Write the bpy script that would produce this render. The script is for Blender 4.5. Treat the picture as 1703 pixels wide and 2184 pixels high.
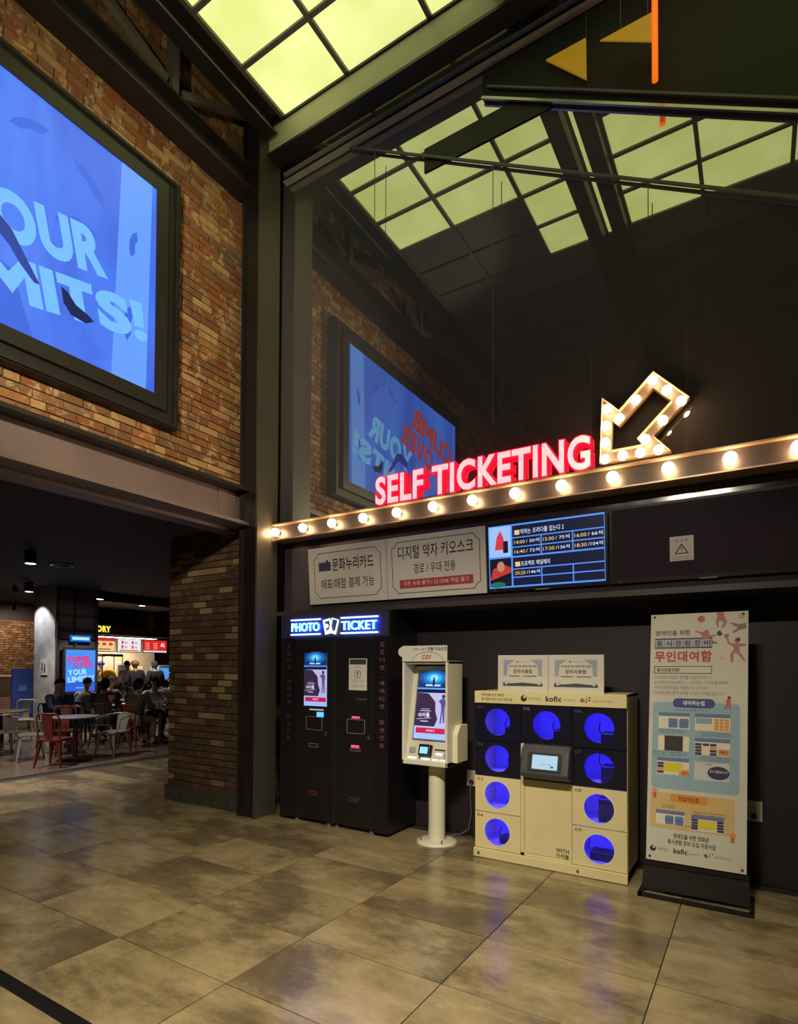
import bpy, bmesh, math, random
from mathutils import Vector, Matrix
random.seed(7)
for _o in list(bpy.data.objects): bpy.data.objects.remove(_o)
SC = bpy.context.scene
COL = SC.collection

# ------------------------------------------------------------------ camera
F_PX, YAW, PITCH, ROLL, PPX, PPY = 1224.816, .558222, .0194489, .00458727, 851.5, 1397.2255
def _axes():
    cy, sy = math.cos(YAW), math.sin(YAW)
    r = Vector((cy, sy, 0)); f = Vector((-sy, cy, 0)); u = Vector((0, 0, 1))
    f2 = f*math.cos(PITCH) + u*math.sin(PITCH); u2 = -f*math.sin(PITCH) + u*math.cos(PITCH)
    r3 = r*math.cos(ROLL) + u2*math.sin(ROLL); u3 = -r*math.sin(ROLL) + u2*math.cos(ROLL)
    return r3, u3, f2
AX, AU, AF = _axes()
CAM = Vector((0, 0, 1.6))
cd = bpy.data.cameras.new('camera'); cam = bpy.data.objects.new('camera', cd); COL.objects.link(cam)
m = Matrix.Identity(4)
for i, a in enumerate((AX, AU, -AF)):
    for k in range(3): m[k][i] = a[k]
m.translation = CAM
cam.matrix_world = m
cd.sensor_fit = 'AUTO'; cd.sensor_width = 36; cd.lens = F_PX*36/2184
cd.shift_y = (PPY-1092)/2184; cd.shift_x = 0
cd.clip_start = .02; cd.clip_end = 200
SC.camera = cam
# ------------------------------------------------------------------ world, exposure
w = bpy.data.worlds.new('world'); SC.world = w; w.use_nodes = True
w.node_tree.nodes['Background'].inputs[0].default_value = (.5, .5, .62, 1)
w.node_tree.nodes['Background'].inputs[1].default_value = .004
SC.view_settings.view_transform = 'Standard'; SC.view_settings.look = 'None'
SC.view_settings.exposure = 0.0; SC.view_settings.gamma = 1
SC.view_settings.use_curve_mapping = False

def hit(x, y, ax, val):
    """point of the photographed surface: axis ax (0,1,2) known to be at val"""
    d = AX*((x-PPX)/F_PX) - AU*((y-PPY)/F_PX) + AF
    return CAM + d*((val-CAM[ax])/d[ax])
def G(px, x): return hit(px, 1430, 0, x).y

# ------------------------------------------------------------------ materials
def lin(c):
    return tuple(((v/255)/12.92 if v/255 <= .04045 else ((v/255+.055)/1.055)**2.4) for v in c)
MATS = {}
def mat(key, rgb, rough=.6, metal=0., noise=.12, nscale=6., spec=.5, bump=0., emit=None, strength=0.):
    if key in MATS: return MATS[key]
    M = bpy.data.materials.new(key); M.use_nodes = True; MATS[key] = M
    nt = M.node_tree; b = nt.nodes['Principled BSDF']
    c = lin(rgb)
    b.inputs['Roughness'].default_value = rough; b.inputs['Metallic'].default_value = metal
    b.inputs['Specular IOR Level'].default_value = spec
    if noise > 0 or bump > 0:
        tc = nt.nodes.new('ShaderNodeTexCoord'); n = nt.nodes.new('ShaderNodeTexNoise')
        n.inputs['Scale'].default_value = nscale; n.inputs['Detail'].default_value = 4
        nt.links.new(tc.outputs['Object'], n.inputs['Vector'])
        r = nt.nodes.new('ShaderNodeValToRGB')
        r.color_ramp.elements[0].position = .3; r.color_ramp.elements[1].position = .7
        r.color_ramp.elements[0].color = (*[v*(1-noise) for v in c], 1)
        r.color_ramp.elements[1].color = (*[min(1, v*(1+noise)) for v in c], 1)
        nt.links.new(n.outputs['Fac'], r.inputs['Fac']); nt.links.new(r.outputs['Color'], b.inputs['Base Color'])
        if bump > 0:
            bp = nt.nodes.new('ShaderNodeBump'); bp.inputs['Strength'].default_value = bump; bp.inputs['Distance'].default_value = .01
            nt.links.new(n.outputs['Fac'], bp.inputs['Height']); nt.links.new(bp.outputs['Normal'], b.inputs['Normal'])
    else:
        b.inputs['Base Color'].default_value = (*c, 1)
    if emit is not None:
        b.inputs['Emission Color'].default_value = (*lin(emit), 1); b.inputs['Emission Strength'].default_value = strength
    return M
def ink(rgb): return mat('print_%d_%d_%d' % tuple(rgb), rgb, .55, noise=.03, nscale=20)
def glow(rgb, s=1.): return mat('glow_%d_%d_%d_%g' % (*rgb, s), (8, 8, 8), .3, noise=0, emit=rgb, strength=s)
STEEL = mat('dark_steel', (92, 90, 84), .45, .0, .15, 3)
STEELB = mat('black_steel', (30, 29, 30), .45, 0, .15, 3)
BLACK = mat('black_matte', (20, 19, 21), .6, 0, .2, 4)
BLACKP = mat('black_panel', (26, 24, 27), .35, 0, .2, 2)
CREAM = mat('cream_enamel', (214, 203, 158), .4, 0, .04, 4)
CREAMW = mat('kiosk_enamel', (216, 214, 196), .4, 0, .04, 4)
NAVY = mat('navy_panel', (22, 22, 40), .3, 0, .1, 4)
WHITE = mat('white_board', (205, 200, 198), .5, 0, .03, 4)
CHROME = mat('steel_bare', (170, 168, 165), .3, .9, .1, 8)
RED = mat('red_paint', (88, 28, 20), .4, 0, .15, 8)
WOOD = mat('brown_wood', (120, 90, 60), .4, 0, .2, 12)
GLASSY = None

# ------------------------------------------------------------------ mesh helpers
OFF = {}
def link(o, parent=None):
    COL.objects.link(o)
    if parent is not None: o.parent = parent
    return o
def offs(parent): return OFF.get(parent.name, Vector()) if parent is not None else Vector()
def tag(o, label=None, cat=None, group=None, kind=None):
    if label: o['label'] = label
    if cat: o['category'] = cat
    if group: o['group'] = group
    if kind: o['kind'] = kind
    return o
def thing(name, label, cat, loc=(0, 0, 0), rotz=0., group=None, kind=None):
    o = bpy.data.objects.new(name, None); COL.objects.link(o); o.empty_display_size = .1
    o.location = loc; o.rotation_euler = (0, 0, rotz)
    OFF[o.name] = Vector(loc) if rotz == 0 else Vector()
    return tag(o, label, cat, group, kind)
class MB:
    def __init__(s): s.v = []; s.f = []; s.m = []; s.mats = []; s.smooth = []
    def mi(s, mt):
        if mt is None: return 0
        if mt not in s.mats: s.mats.append(mt)
        return s.mats.index(mt)
    def add(s, vs, fs, mt=None, smooth=False):
        k = len(s.v); s.v += [tuple(v) for v in vs]; i = s.mi(mt)
        for f in fs: s.f.append([k+j for j in f]); s.m.append(i); s.smooth.append(smooth)
        return s
    def box(s, x0, x1, y0, y1, z0, z1, mt=None):
        vs = [(x, y, z) for z in (z0, z1) for y in (y0, y1) for x in (x0, x1)]
        return s.add(vs, [(0, 2, 3, 1), (4, 5, 7, 6), (0, 1, 5, 4), (2, 6, 7, 3), (0, 4, 6, 2), (1, 3, 7, 5)], mt)
    def obox(s, c, X, Y, Z, mt=None):
        c, X, Y, Z = Vector(c), Vector(X), Vector(Y), Vector(Z)
        vs = [c+X*a+Y*b+Z*d for d in (-1, 1) for b in (-1, 1) for a in (-1, 1)]
        return s.add(vs, [(0, 2, 3, 1), (4, 5, 7, 6), (0, 1, 5, 4), (2, 6, 7, 3), (0, 4, 6, 2), (1, 3, 7, 5)], mt)
    def prism(s, pts, d, mt=None):
        """pts: list of 3d points (planar polygon); d: extrusion vector"""
        n = len(pts); d = Vector(d); a = [Vector(p) for p in pts]; b = [p+d for p in a]
        fs = [list(range(n))[::-1], list(range(n, 2*n))] + [(i, (i+1) % n, n+(i+1) % n, n+i) for i in range(n)]
        return s.add(a+b, fs, mt)
    def bar(s, p, q, w, h, up=(0, 0, 1), mt=None):
        p, q = Vector(p), Vector(q); d = (q-p); L = d.length; d.normalize()
        u = Vector(up); r = d.cross(u)
        if r.length < 1e-4: r = d.cross(Vector((1, 0, 0)))
        r.normalize(); u = r.cross(d)
        return s.obox((p+q)/2, d*L/2, r*w/2, u*h/2, mt)
    def cyl(s, p, q, r0, r1=None, n=12, mt=None, caps=True):
        r1 = r0 if r1 is None else r1
        p, q = Vector(p), Vector(q); d = (q-p).normalized()
        a = d.orthogonal().normalized(); b = d.cross(a)
        vs = []
        for c, r in ((p, r0), (q, r1)):
            vs += [c+(a*math.cos(2*math.pi*i/n)+b*math.sin(2*math.pi*i/n))*r for i in range(n)]
        s.add(vs, [(i, (i+1) % n, n+(i+1) % n, n+i) for i in range(n)], mt, True)
        if caps:
            s.add(vs[:n], [list(range(n))[::-1]], mt); s.add(vs[n:], [list(range(n))], mt)
        return s
    def tube(s, pts, r, n=6, mt=None):
        for a, b in zip(pts[:-1], pts[1:]): s.cyl(a, b, r, r, n, mt)
        for p in pts[1:-1]: s.ball(p, r, mt, 6, 4)
        return s
    def ball(s, c, r, mt=None, nu=12, nv=8, sc=(1, 1, 1)):
        c = Vector(c); vs = [c+Vector((0, 0, r*sc[2]))]
        for j in range(1, nv):
            t = math.pi*j/nv
            for i in range(nu):
                p = 2*math.pi*i/nu
                vs.append(c+Vector((math.sin(t)*math.cos(p)*r*sc[0], math.sin(t)*math.sin(p)*r*sc[1], math.cos(t)*r*sc[2])))
        vs.append(c-Vector((0, 0, r*sc[2])))
        fs = [(0, 1+i, 1+(i+1) % nu) for i in range(nu)]
        for j in range(nv-2):
            for i in range(nu):
                a = 1+j*nu+i; b = 1+j*nu+(i+1) % nu
                fs.append((a, a+nu, b+nu, b))
        k = 1+(nv-2)*nu
        fs += [(k+i, len(vs)-1, k+(i+1) % nu) for i in range(nu)]
        return s.add(vs, fs, mt, True)
    def lathe(s, c, prof, n=20, mt=None):
        c = Vector(c); vs = []; fs = []
        for r, z in prof:
            vs += [c+Vector((r*math.cos(2*math.pi*i/n), r*math.sin(2*math.pi*i/n), z)) for i in range(n)]
        for j in range(len(prof)-1):
            for i in range(n):
                fs.append((j*n+i, j*n+(i+1) % n, (j+1)*n+(i+1) % n, (j+1)*n+i))
        s.add(vs, fs, mt, True)
        s.add(vs[:n], [list(range(n))[::-1]], mt); s.add(vs[-n:], [list(range(n))], mt)
        return s
    def mesh(s, name, mt=None, off=Vector()):
        me = bpy.data.meshes.new(name)
        me.from_pydata([Vector(v)-off for v in s.v], [], s.f)
        ms = s.mats if s.mats else [mt or BLACK]
        for a in ms: me.materials.append(a)
        me.polygons.foreach_set('material_index', s.m); me.polygons.foreach_set('use_smooth', s.smooth)
        me.update(); return me
    def build(s, name, mt=None, parent=None, bevel=0., seg=2):
        o = bpy.data.objects.new(name, s.mesh(name, mt, offs(parent))); link(o, parent)
        OFF[o.name] = offs(parent)
        if bevel > 0:
            md = o.modifiers.new('bevel', 'BEVEL'); md.width = bevel; md.segments = seg; md.limit_method = 'ANGLE'
        return o
def box(name, mt, parent, x0, x1, y0, y1, z0, z1, bevel=0.):
    return MB().box(x0, x1, y0, y1, z0, z1).build(name, mt, parent, bevel)
def struct(o): o['kind'] = 'structure'; return o
def inst(name, me, parent, loc, rot=None):
    o = bpy.data.objects.new(name, me); link(o, parent); o.location = Vector(loc)-offs(parent)
    if rot: o.rotation_euler = rot
    return o
def copy_tree(o, parent=None):
    c = o.copy(); COL.objects.link(c)
    if parent is not None: c.parent = parent
    for ch in list(o.children): copy_tree(ch, c)
    return c

# ---- lettering: outlines of text as mesh data in a local plane
_TC = {}
def text_data(s, bold=0., res=2):
    k = (s, bold, res)
    if k in _TC: return _TC[k]
    cu = bpy.data.curves.new('t', 'FONT'); cu.body = s; cu.size = 1; cu.fill_mode = 'FRONT'; cu.dimensions = '2D'
    cu.resolution_u = res; cu.offset = bold; cu.space_character = 1+max(0, bold-.004)*3.2
    o = bpy.data.objects.new('t', cu)
    me = bpy.data.meshes.new_from_object(o)
    vs = [(v.co.x, v.co.y) for v in me.vertices]; fs = [list(p.vertices) for p in me.polygons]
    bpy.data.objects.remove(o); bpy.data.curves.remove(cu); bpy.data.meshes.remove(me)
    _TC[k] = (vs, fs); return _TC[k]
class Flat:
    """flat print on a panel: frame O (origin), U, V (unit vectors); n = print side"""
    def __init__(s, O, U, V, off=.0008):
        s.O, s.U, s.V = Vector(O), Vector(U).normalized(), Vector(V).normalized(); s.N = s.U.cross(s.V); s.mb = MB(); s.off = off; s.layer = 1
    def P(s, u, v, l): return s.O+s.U*u+s.V*v+s.N*(s.off*l)
    def poly(s, pts, mt, l=1):
        s.mb.add([s.P(u, v, l) for u, v in pts], [list(range(len(pts)))], mt); return s
    def rect(s, u0, v0, u1, v1, mt, l=1): return s.poly([(u0, v0), (u1, v0), (u1, v1), (u0, v1)], mt, l)
    def rrect(s, u0, v0, u1, v1, r, mt, l=1):
        pts = []
        for cx, cy, a0 in ((u1-r, v0+r, -90), (u1-r, v1-r, 0), (u0+r, v1-r, 90), (u0+r, v0+r, 180)):
            pts += [(cx+r*math.cos(math.radians(a0+k*22.5)), cy+r*math.sin(math.radians(a0+k*22.5))) for k in range(5)]
        return s.poly(pts, mt, l)
    def ell(s, u, v, ru, rv, mt, l=1, n=20, a0=0., a1=360.):
        return s.poly([(u+ru*math.cos(math.radians(a0+(a1-a0)*i/n)), v+rv*math.sin(math.radians(a0+(a1-a0)*i/n))) for i in range(n if a1-a0 == 360 else n+1)], mt, l)
    def line(s, pts, w, mt, l=1, closed=False):
        q = pts+[pts[0]] if closed else pts
        for a, b in zip(q[:-1], q[1:]):
            dx, dy = b[0]-a[0], b[1]-a[1]; L = math.hypot(dx, dy) or 1; nx, ny = -dy/L*w/2, dx/L*w/2; ex, ey = dx/L*w/2, dy/L*w/2
            s.poly([(a[0]-ex-nx, a[1]-ey-ny), (b[0]+ex-nx, b[1]+ey-ny), (b[0]+ex+nx, b[1]+ey+ny), (a[0]-ex+nx, a[1]-ey+ny)], mt, l)
        return s
    def text(s, t, u0, v0, u1=None, h=None, mt=None, bold=0., l=2, align='L', rot=0., shear=0., res=2, v1=None):
        """fit text: left u0 baseline-box v0; to width u1-u0 and/or height h"""
        vs, fs = text_data(t, bold, res)
        if not vs: return s
        x0 = min(p[0] for p in vs); x1 = max(p[0] for p in vs); y0 = min(p[1] for p in vs); y1 = max(p[1] for p in vs)
        if u1 is not None: kx = (u1-u0)/(x1-x0)
        if h is not None: ky = h/(y1-y0)
        if u1 is None: kx = ky
        if h is None: ky = kx
        W = (x1-x0)*kx
        ox = {'L': 0, 'C': -W/2, 'R': -W}[align]
        ca, sa = math.cos(rot), math.sin(rot); out = []
        for x, y in vs:
            a = (x-x0)*kx+ox; b = (y-y0)*ky; a += b*shear
            out.append(s.P(u0+a*ca-b*sa, v0+a*sa+b*ca, l))
        s.mb.add(out, fs, mt); return s
    def build(s, name, parent): return s.mb.build(name, None, parent)

HEAVY_W = {'C': .98, 'L': .62, 'I': .29, 'M': 1.18, 'B': .84, 'O': 1.08, 'V': 1.05, 'E': .70, 'R': .88, 'Y': 1.02, 'U': .88, 'T': .80, 'S': .84, '!': .34}
HEAVY_P = {
    'L': [[(0, 0), (1, 0), (1, .25), (.46, .25), (.46, 1), (0, 1)]],
    'I': [[(0, 0), (1, 0), (1, 1), (0, 1)]],
    'T': [[(.32, 0), (.68, 0), (.68, .76), (.32, .76)], [(0, .76), (1, .76), (1, 1), (0, 1)]],
    'E': [[(0, 0), (.4, 0), (.4, 1), (0, 1)], [(.4, 0), (1, 0), (1, .23), (.4, .23)], [(.4, .39), (.92, .39), (.92, .61), (.4, .61)], [(.4, .77), (1, .77), (1, 1), (.4, 1)]],
    'M': [[(0, 0), (.24, 0), (.24, 1), (0, 1)], [(.76, 0), (1, 0), (1, 1), (.76, 1)], [(.24, 1), (.24, .60), (.5, .16), (.5, .62)], [(.5, .62), (.5, .16), (.76, .60), (.76, 1)]],
    'V': [[(.36, 0), (.64, 0), (.5, .34)], [(0, 1), (.36, 0), (.5, .34), (.30, 1)], [(.70, 1), (.5, .34), (.64, 0), (1, 1)]],
    'Y': [[(.36, 0), (.64, 0), (.64, .42), (.36, .42)], [(0, 1), (.36, .42), (.5, .60), (.31, 1)], [(.69, 1), (.5, .60), (.64, .42), (1, 1)], [(.36, .42), (.64, .42), (.5, .60)]],
    '!': [[(.12, .34), (.88, .34), (1, 1), (0, 1)]]}
def heavy(f, t, u0, v0, wid, cap, mt, l, rot):
    gap = .06; tot = sum(HEAVY_W[c] for c in t)+gap*(len(t)-1); k = wid/tot; x = 0; ca, sa = math.cos(rot), math.sin(rot)
    tf = lambda a, b: (u0+a*ca-b*sa, v0+a*sa+b*ca)
    for c in t:
        w_ = HEAVY_W[c]*k
        if c in HEAVY_P:
            for p in HEAVY_P[c]: f.poly([tf(x+a*w_, b*cap) for a, b in p], mt, l)
            if c == '!': f.poly([tf(x+w_*.5+w_*.52*math.cos(i*math.pi/8), cap*.13+cap*.14*math.sin(i*math.pi/8)) for i in range(16)], mt, l)
        else:
            a, b = tf(x, 0); f.text(c, a, b, a+w_, cap, mt, .055 if c != 'R' else .05, l, rot=rot, res=5)
        x += w_+gap*k
XL = -4.86      # brick face of the left wall
YM = 4.72       # mirror / upper wall plane
YW = 5.05       # lower wall plane
ZS = 7.45       # skylight height

# ================================================================== special materials
def ramp(nt, els, src):
    r = nt.nodes.new('ShaderNodeValToRGB'); cr = r.color_ramp
    while len(cr.elements) > 1: cr.elements.remove(cr.elements[-1])
    cr.elements[0].position = els[0][0]; cr.elements[0].color = (*lin(els[0][1]), 1)
    for p, c in els[1:]:
        e = cr.elements.new(p); e.color = (*lin(c), 1)
    nt.links.new(src, r.inputs['Fac']); return r.outputs['Color']
def mathn(nt, op, a, b=None, clamp=False):
    n = nt.nodes.new('ShaderNodeMath'); n.operation = op; n.use_clamp = clamp
    for i, v in enumerate((a, b)):
        if v is None: continue
        if isinstance(v, (int, float)): n.inputs[i].default_value = v
        else: nt.links.new(v, n.inputs[i])
    return n.outputs[0]
def mixc(nt, fac, a, b, mode='MIX'):
    n = nt.nodes.new('ShaderNodeMix'); n.data_type = 'RGBA'; n.blend_type = mode
    for sock, v in ((n.inputs[0], fac), (n.inputs[6], a), (n.inputs[7], b)):
        if isinstance(v, (int, float)): sock.default_value = v
        elif isinstance(v, tuple): sock.default_value = (*lin(v), 1)
        else: nt.links.new(v, sock)
    return n.outputs[2]
def noise_n(nt, vec, scale, detail=5, rough=.6, dist=0.):
    n = nt.nodes.new('ShaderNodeTexNoise'); n.inputs['Scale'].default_value = scale; n.inputs['Detail'].default_value = detail
    n.inputs['Roughness'].default_value = rough; n.inputs['Distortion'].default_value = dist
    nt.links.new(vec, n.inputs['Vector']); return n.outputs['Fac']
def make_tile():
    M = bpy.data.materials.new('slate_look_tile'); M.use_nodes = True; nt = M.node_tree; b = nt.nodes['Principled BSDF']
    g = nt.nodes.new('ShaderNodeNewGeometry'); oi = nt.nodes.new('ShaderNodeObjectInfo')
    cb = nt.nodes.new('ShaderNodeCombineXYZ')
    nt.links.new(mathn(nt, 'MULTIPLY', oi.outputs['Random'], 37.), cb.inputs[0])
    nt.links.new(mathn(nt, 'MULTIPLY', oi.outputs['Random'], 91.), cb.inputs[2])
    va = nt.nodes.new('ShaderNodeVectorMath'); va.operation = 'ADD'
    nt.links.new(g.outputs['Position'], va.inputs[0]); nt.links.new(cb.outputs[0], va.inputs[1])
    mp = nt.nodes.new('ShaderNodeMapping'); mp.inputs['Scale'].default_value = (1, 1.5, 1); nt.links.new(va.outputs[0], mp.inputs['Vector'])
    vec = mp.outputs[0]
    n1 = noise_n(nt, vec, .95, 10, .66, .2); n2 = noise_n(nt, vec, 3.4, 9, .72, .15); n3 = noise_n(nt, vec, 34, 4, .6)
    c1 = ramp(nt, [(.34, (126, 113, 90)), (.44, (140, 125, 98)), (.475, (160, 144, 112)), (.51, (178, 162, 126)), (.58, (190, 174, 136)), (.70, (204, 190, 154))], n1)
    c2 = ramp(nt, [(.38, (92, 80, 66)), (.5, (128, 128, 128)), (.62, (156, 150, 140))], n2)
    c = mixc(nt, .42, c1, c2, 'OVERLAY')
    c = mixc(nt, mathn(nt, 'MULTIPLY', ramp(nt, [(.66, (0, 0, 0)), (.72, (255, 255, 255))], n2), .5), c, (78, 70, 60))
    mp2 = nt.nodes.new('ShaderNodeMapping'); mp2.inputs['Scale'].default_value = (1, 4.5, 1); nt.links.new(va.outputs[0], mp2.inputs['Vector'])
    n4 = noise_n(nt, mp2.outputs[0], 2.6, 10, .75, .3)
    c = mixc(nt, .45, c, ramp(nt, [(.34, (98, 90, 78)), (.5, (130, 130, 130)), (.66, (166, 164, 156))], n4), 'OVERLAY')
    c = mixc(nt, mathn(nt, 'MULTIPLY', n3, .25), c, (90, 78, 62), 'MULTIPLY')
    nt.links.new(c, b.inputs['Base Color'])
    nt.links.new(mathn(nt, 'ADD', mathn(nt, 'MULTIPLY', n2, .16), .15), b.inputs['Roughness'])
    bp = nt.nodes.new('ShaderNodeBump'); bp.inputs['Strength'].default_value = .12; bp.inputs['Distance'].default_value = .004
    nt.links.new(n2, bp.inputs['Height']); nt.links.new(bp.outputs['Normal'], b.inputs['Normal'])
    return M
TILE = make_tile()
def make_brick(key, cols, cream, sm=.7):
    M = bpy.data.materials.new(key); M.use_nodes = True; nt = M.node_tree; b = nt.nodes['Principled BSDF']
    g = nt.nodes.new('ShaderNodeNewGeometry'); oi = nt.nodes.new('ShaderNodeObjectInfo')
    rnd = mathn(nt, 'FRACT', mathn(nt, 'ADD', oi.outputs['Random'], g.outputs['Random Per Island']))
    n1 = noise_n(nt, g.outputs['Position'], 9, 6, .65, .8); n2 = noise_n(nt, g.outputs['Position'], 60, 4, .6)
    k = len(cols); c = ramp(nt, [(i/(k-1) if k > 1 else 0, cc) for i, cc in enumerate(cols)], rnd)
    smear = ramp(nt, [(.54, (0, 0, 0)), (.62, (255, 255, 255))], n1)
    c = mixc(nt, mathn(nt, 'MULTIPLY', smear, sm), c, cream)
    dark = ramp(nt, [(.30, (255, 255, 255)), (.42, (0, 0, 0))], n1)
    c = mixc(nt, mathn(nt, 'MULTIPLY', dark, .5), c, (62, 44, 36))
    c = mixc(nt, mathn(nt, 'MULTIPLY', n2, .5), c, (120, 110, 100), 'MULTIPLY')
    nt.links.new(c, b.inputs['Base Color']); b.inputs['Roughness'].default_value = .85; b.inputs['Specular IOR Level'].default_value = .25
    bp = nt.nodes.new('ShaderNodeBump'); bp.inputs['Strength'].default_value = .5; bp.inputs['Distance'].default_value = .01
    nt.links.new(n2, bp.inputs['Height']); nt.links.new(bp.outputs['Normal'], b.inputs['Normal'])
    return M
BRICKC = [(128, 84, 58), (142, 92, 58), (118, 96, 72), (160, 112, 70), (132, 84, 64), (186, 156, 106), (120, 84, 66), (150, 102, 66), (108, 88, 70), (170, 140, 96)]
BRICK = make_brick('old_brick', BRICKC, (196, 172, 128))
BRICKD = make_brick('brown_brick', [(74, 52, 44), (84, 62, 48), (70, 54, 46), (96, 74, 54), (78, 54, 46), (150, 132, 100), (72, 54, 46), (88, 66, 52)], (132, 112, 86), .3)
MORTAR = mat('mortar', (104, 88, 70), .9, 0, .25, 14, bump=.3)
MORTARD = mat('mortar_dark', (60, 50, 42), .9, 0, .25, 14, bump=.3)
def make_mirror():
    M = bpy.data.materials.new('smoked_mirror'); M.use_nodes = True; nt = M.node_tree
    out = nt.nodes['Material Output']; nt.nodes.remove(nt.nodes['Principled BSDF'])
    gl = nt.nodes.new('ShaderNodeBsdfGlossy'); gl.inputs['Roughness'].default_value = .012
    tc = nt.nodes.new('ShaderNodeNewGeometry'); n = noise_n(nt, tc.outputs['Position'], .6, 2)
    c = ramp(nt, [(.3, (166, 169, 162)), (.7, (173, 176, 168))], n); nt.links.new(c, gl.inputs['Color'])
    df = nt.nodes.new('ShaderNodeBsdfDiffuse'); df.inputs['Color'].default_value = (.065, .06, .064, 1)  # grey diffuse layer puts haze into the mirror's dark areas
    ad = nt.nodes.new('ShaderNodeAddShader'); nt.links.new(gl.outputs[0], ad.inputs[0]); nt.links.new(df.outputs[0], ad.inputs[1])
    nt.links.new(ad.outputs[0], out.inputs['Surface']); return M
MIRROR = make_mirror()
def make_pane():
    M = bpy.data.materials.new('clear_pane'); M.use_nodes = True; nt = M.node_tree
    out = nt.nodes['Material Output']; nt.nodes.remove(nt.nodes['Principled BSDF'])
    gl = nt.nodes.new('ShaderNodeBsdfGlossy'); gl.inputs['Roughness'].default_value = .03
    tr = nt.nodes.new('ShaderNodeBsdfTransparent'); tr.inputs['Color'].default_value = (.9, .9, .95, 1)
    lw = nt.nodes.new('ShaderNodeFresnel'); lw.inputs['IOR'].default_value = 1.45
    mx = nt.nodes.new('ShaderNodeMixShader'); nt.links.new(lw.outputs[0], mx.inputs[0]); nt.links.new(tr.outputs[0], mx.inputs[1]); nt.links.new(gl.outputs[0], mx.inputs[2])
    nt.links.new(mx.outputs[0], out.inputs['Surface']); return M
PANE = make_pane()
def make_sky():
    M = bpy.data.materials.new('backlit_panel'); M.use_nodes = True; nt = M.node_tree; b = nt.nodes['Principled BSDF']
    g = nt.nodes.new('ShaderNodeTexCoord'); n = noise_n(nt, g.outputs['Object'], 1.6, 2)
    c = ramp(nt, [(.35, (220, 228, 134)), (.65, (236, 242, 158))], n)
    b.inputs['Base Color'].default_value = (.4, .4, .2, 1); b.inputs['Roughness'].default_value = .5
    nt.links.new(c, b.inputs['Emission Color']); b.inputs['Emission Strength'].default_value = 1.06
    return M
SKYP = make_sky()
BULB = mat('warm_bulb', (255, 240, 210), .3, noise=0, emit=(255, 208, 150), strength=55)
LAMPW = mat('lamp_face', (255, 250, 240), .3, noise=0, emit=(255, 236, 214), strength=30)
CONCRETE = mat('concrete', (150, 146, 142), .7, 0, .2, 5, bump=.15)
CONCF = mat('polished_concrete', (98, 84, 70), .24, 0, .35, 1.2)
DARKC = mat('dark_ceiling', (60, 55, 54), .8, 0, .2, 2)

# ================================================================== floor
floor = struct(thing('floor', 'floor of rectangular slate-look tiles', 'floor'))
MB().box(-9.0, 5.2, -4.2, YW+.3, -.06, -.006).build('screed', mat('grout', (40, 34, 28), .8), floor)
TX, TY = .9155, .58
tme = MB().box(-TX/2+.0032, TX/2-.0032, -TY/2+.0032, TY/2-.0032, -.006, 0).mesh('tile', TILE)
x0, y0 = -3.195, 2.02
for i in range(-6, 9):
    for j in range(-10, 6):
        cx, cy = x0+(i+.5)*TX, y0+(j+.5)*TY
        if cx < -8.9 or (cx < -6.6 and cy < .5) or (cy < -1.6 and not -3 < cx < 3): continue
        if cy > YW and cx > -5.2: continue
        inst('tile', tme, floor, (cx, cy, random.uniform(-.0006, .0006)))
for j in range(6, 13):
    for i in range(-7, -1):
        cx, cy = x0+(i+.5)*TX, y0+(j+.5)*TY
        if cx < -8.9 or cx > -5.2: continue
        inst('tile', tme, floor, (cx, cy, random.uniform(-.0006, .0006)))
MB().box(-9.0, -5.0, YW+.3, 10, -.06, -.004).build('screed', MATS['grout'], floor)
MB().box(-26, -8.92, -2, 26, -.06, -.001).build('concrete_slab', CONCF, floor)
MB().box(-8.98, -8.90, -2, 10, -.02, .001).build('joint_strip', BLACK, floor)
MB().box(-8.9, 4.8, 1.405, 1.475, -.003, .004).build('black_inlay_strip', mat('black_strip', (10, 10, 10), .5, 0, .1), floor)

# ================================================================== lower right wall, upper wall
wr = struct(thing('wall_right', 'dark wall behind the machines with a smoked mirror above the light rail', 'wall'))
MB().box(-4.45, 4.8, YW, YW+.12, 0, 2.2).build('dark_panelling', mat('dark_wall', (38, 32, 40), .45, 0, .15, 1.5), wr)
MB().box(-4.45, 4.8, 4.60, YW+.1, 2.14, 2.185).build('ledge', mat('ledge_steel', (62, 56, 58), .4, 0, .1), wr)
MB().box(-4.45, 4.8, YM, YW+.1, 2.185, 2.95).build('gloss_panel', mat('gloss_black', (66, 56, 68), .12, 0, .1, 2, spec=.9), wr)
mir = MB().box(-4.75, 4.8, YM, YM+.02, 2.95, ZS+.02).build('mirror', MIRROR, wr)
# far walls of the hall, out of the frame, and dark ceiling
wb = struct(tag(box('wall_back', mat('hall_wall', (92, 82, 78), .7, 0, .2, 1), None, -5.05, 4.8, -5.0, -4.8, 0, ZS+.3), 'plain dark hall wall behind the viewer', 'wall'))
wf = struct(tag(box('wall_far_right', MATS['hall_wall'], None, 4.8, 4.95, -5.0, YW+.1, 0, ZS+.3), 'plain dark hall wall to the right, out of view', 'wall'))

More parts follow.
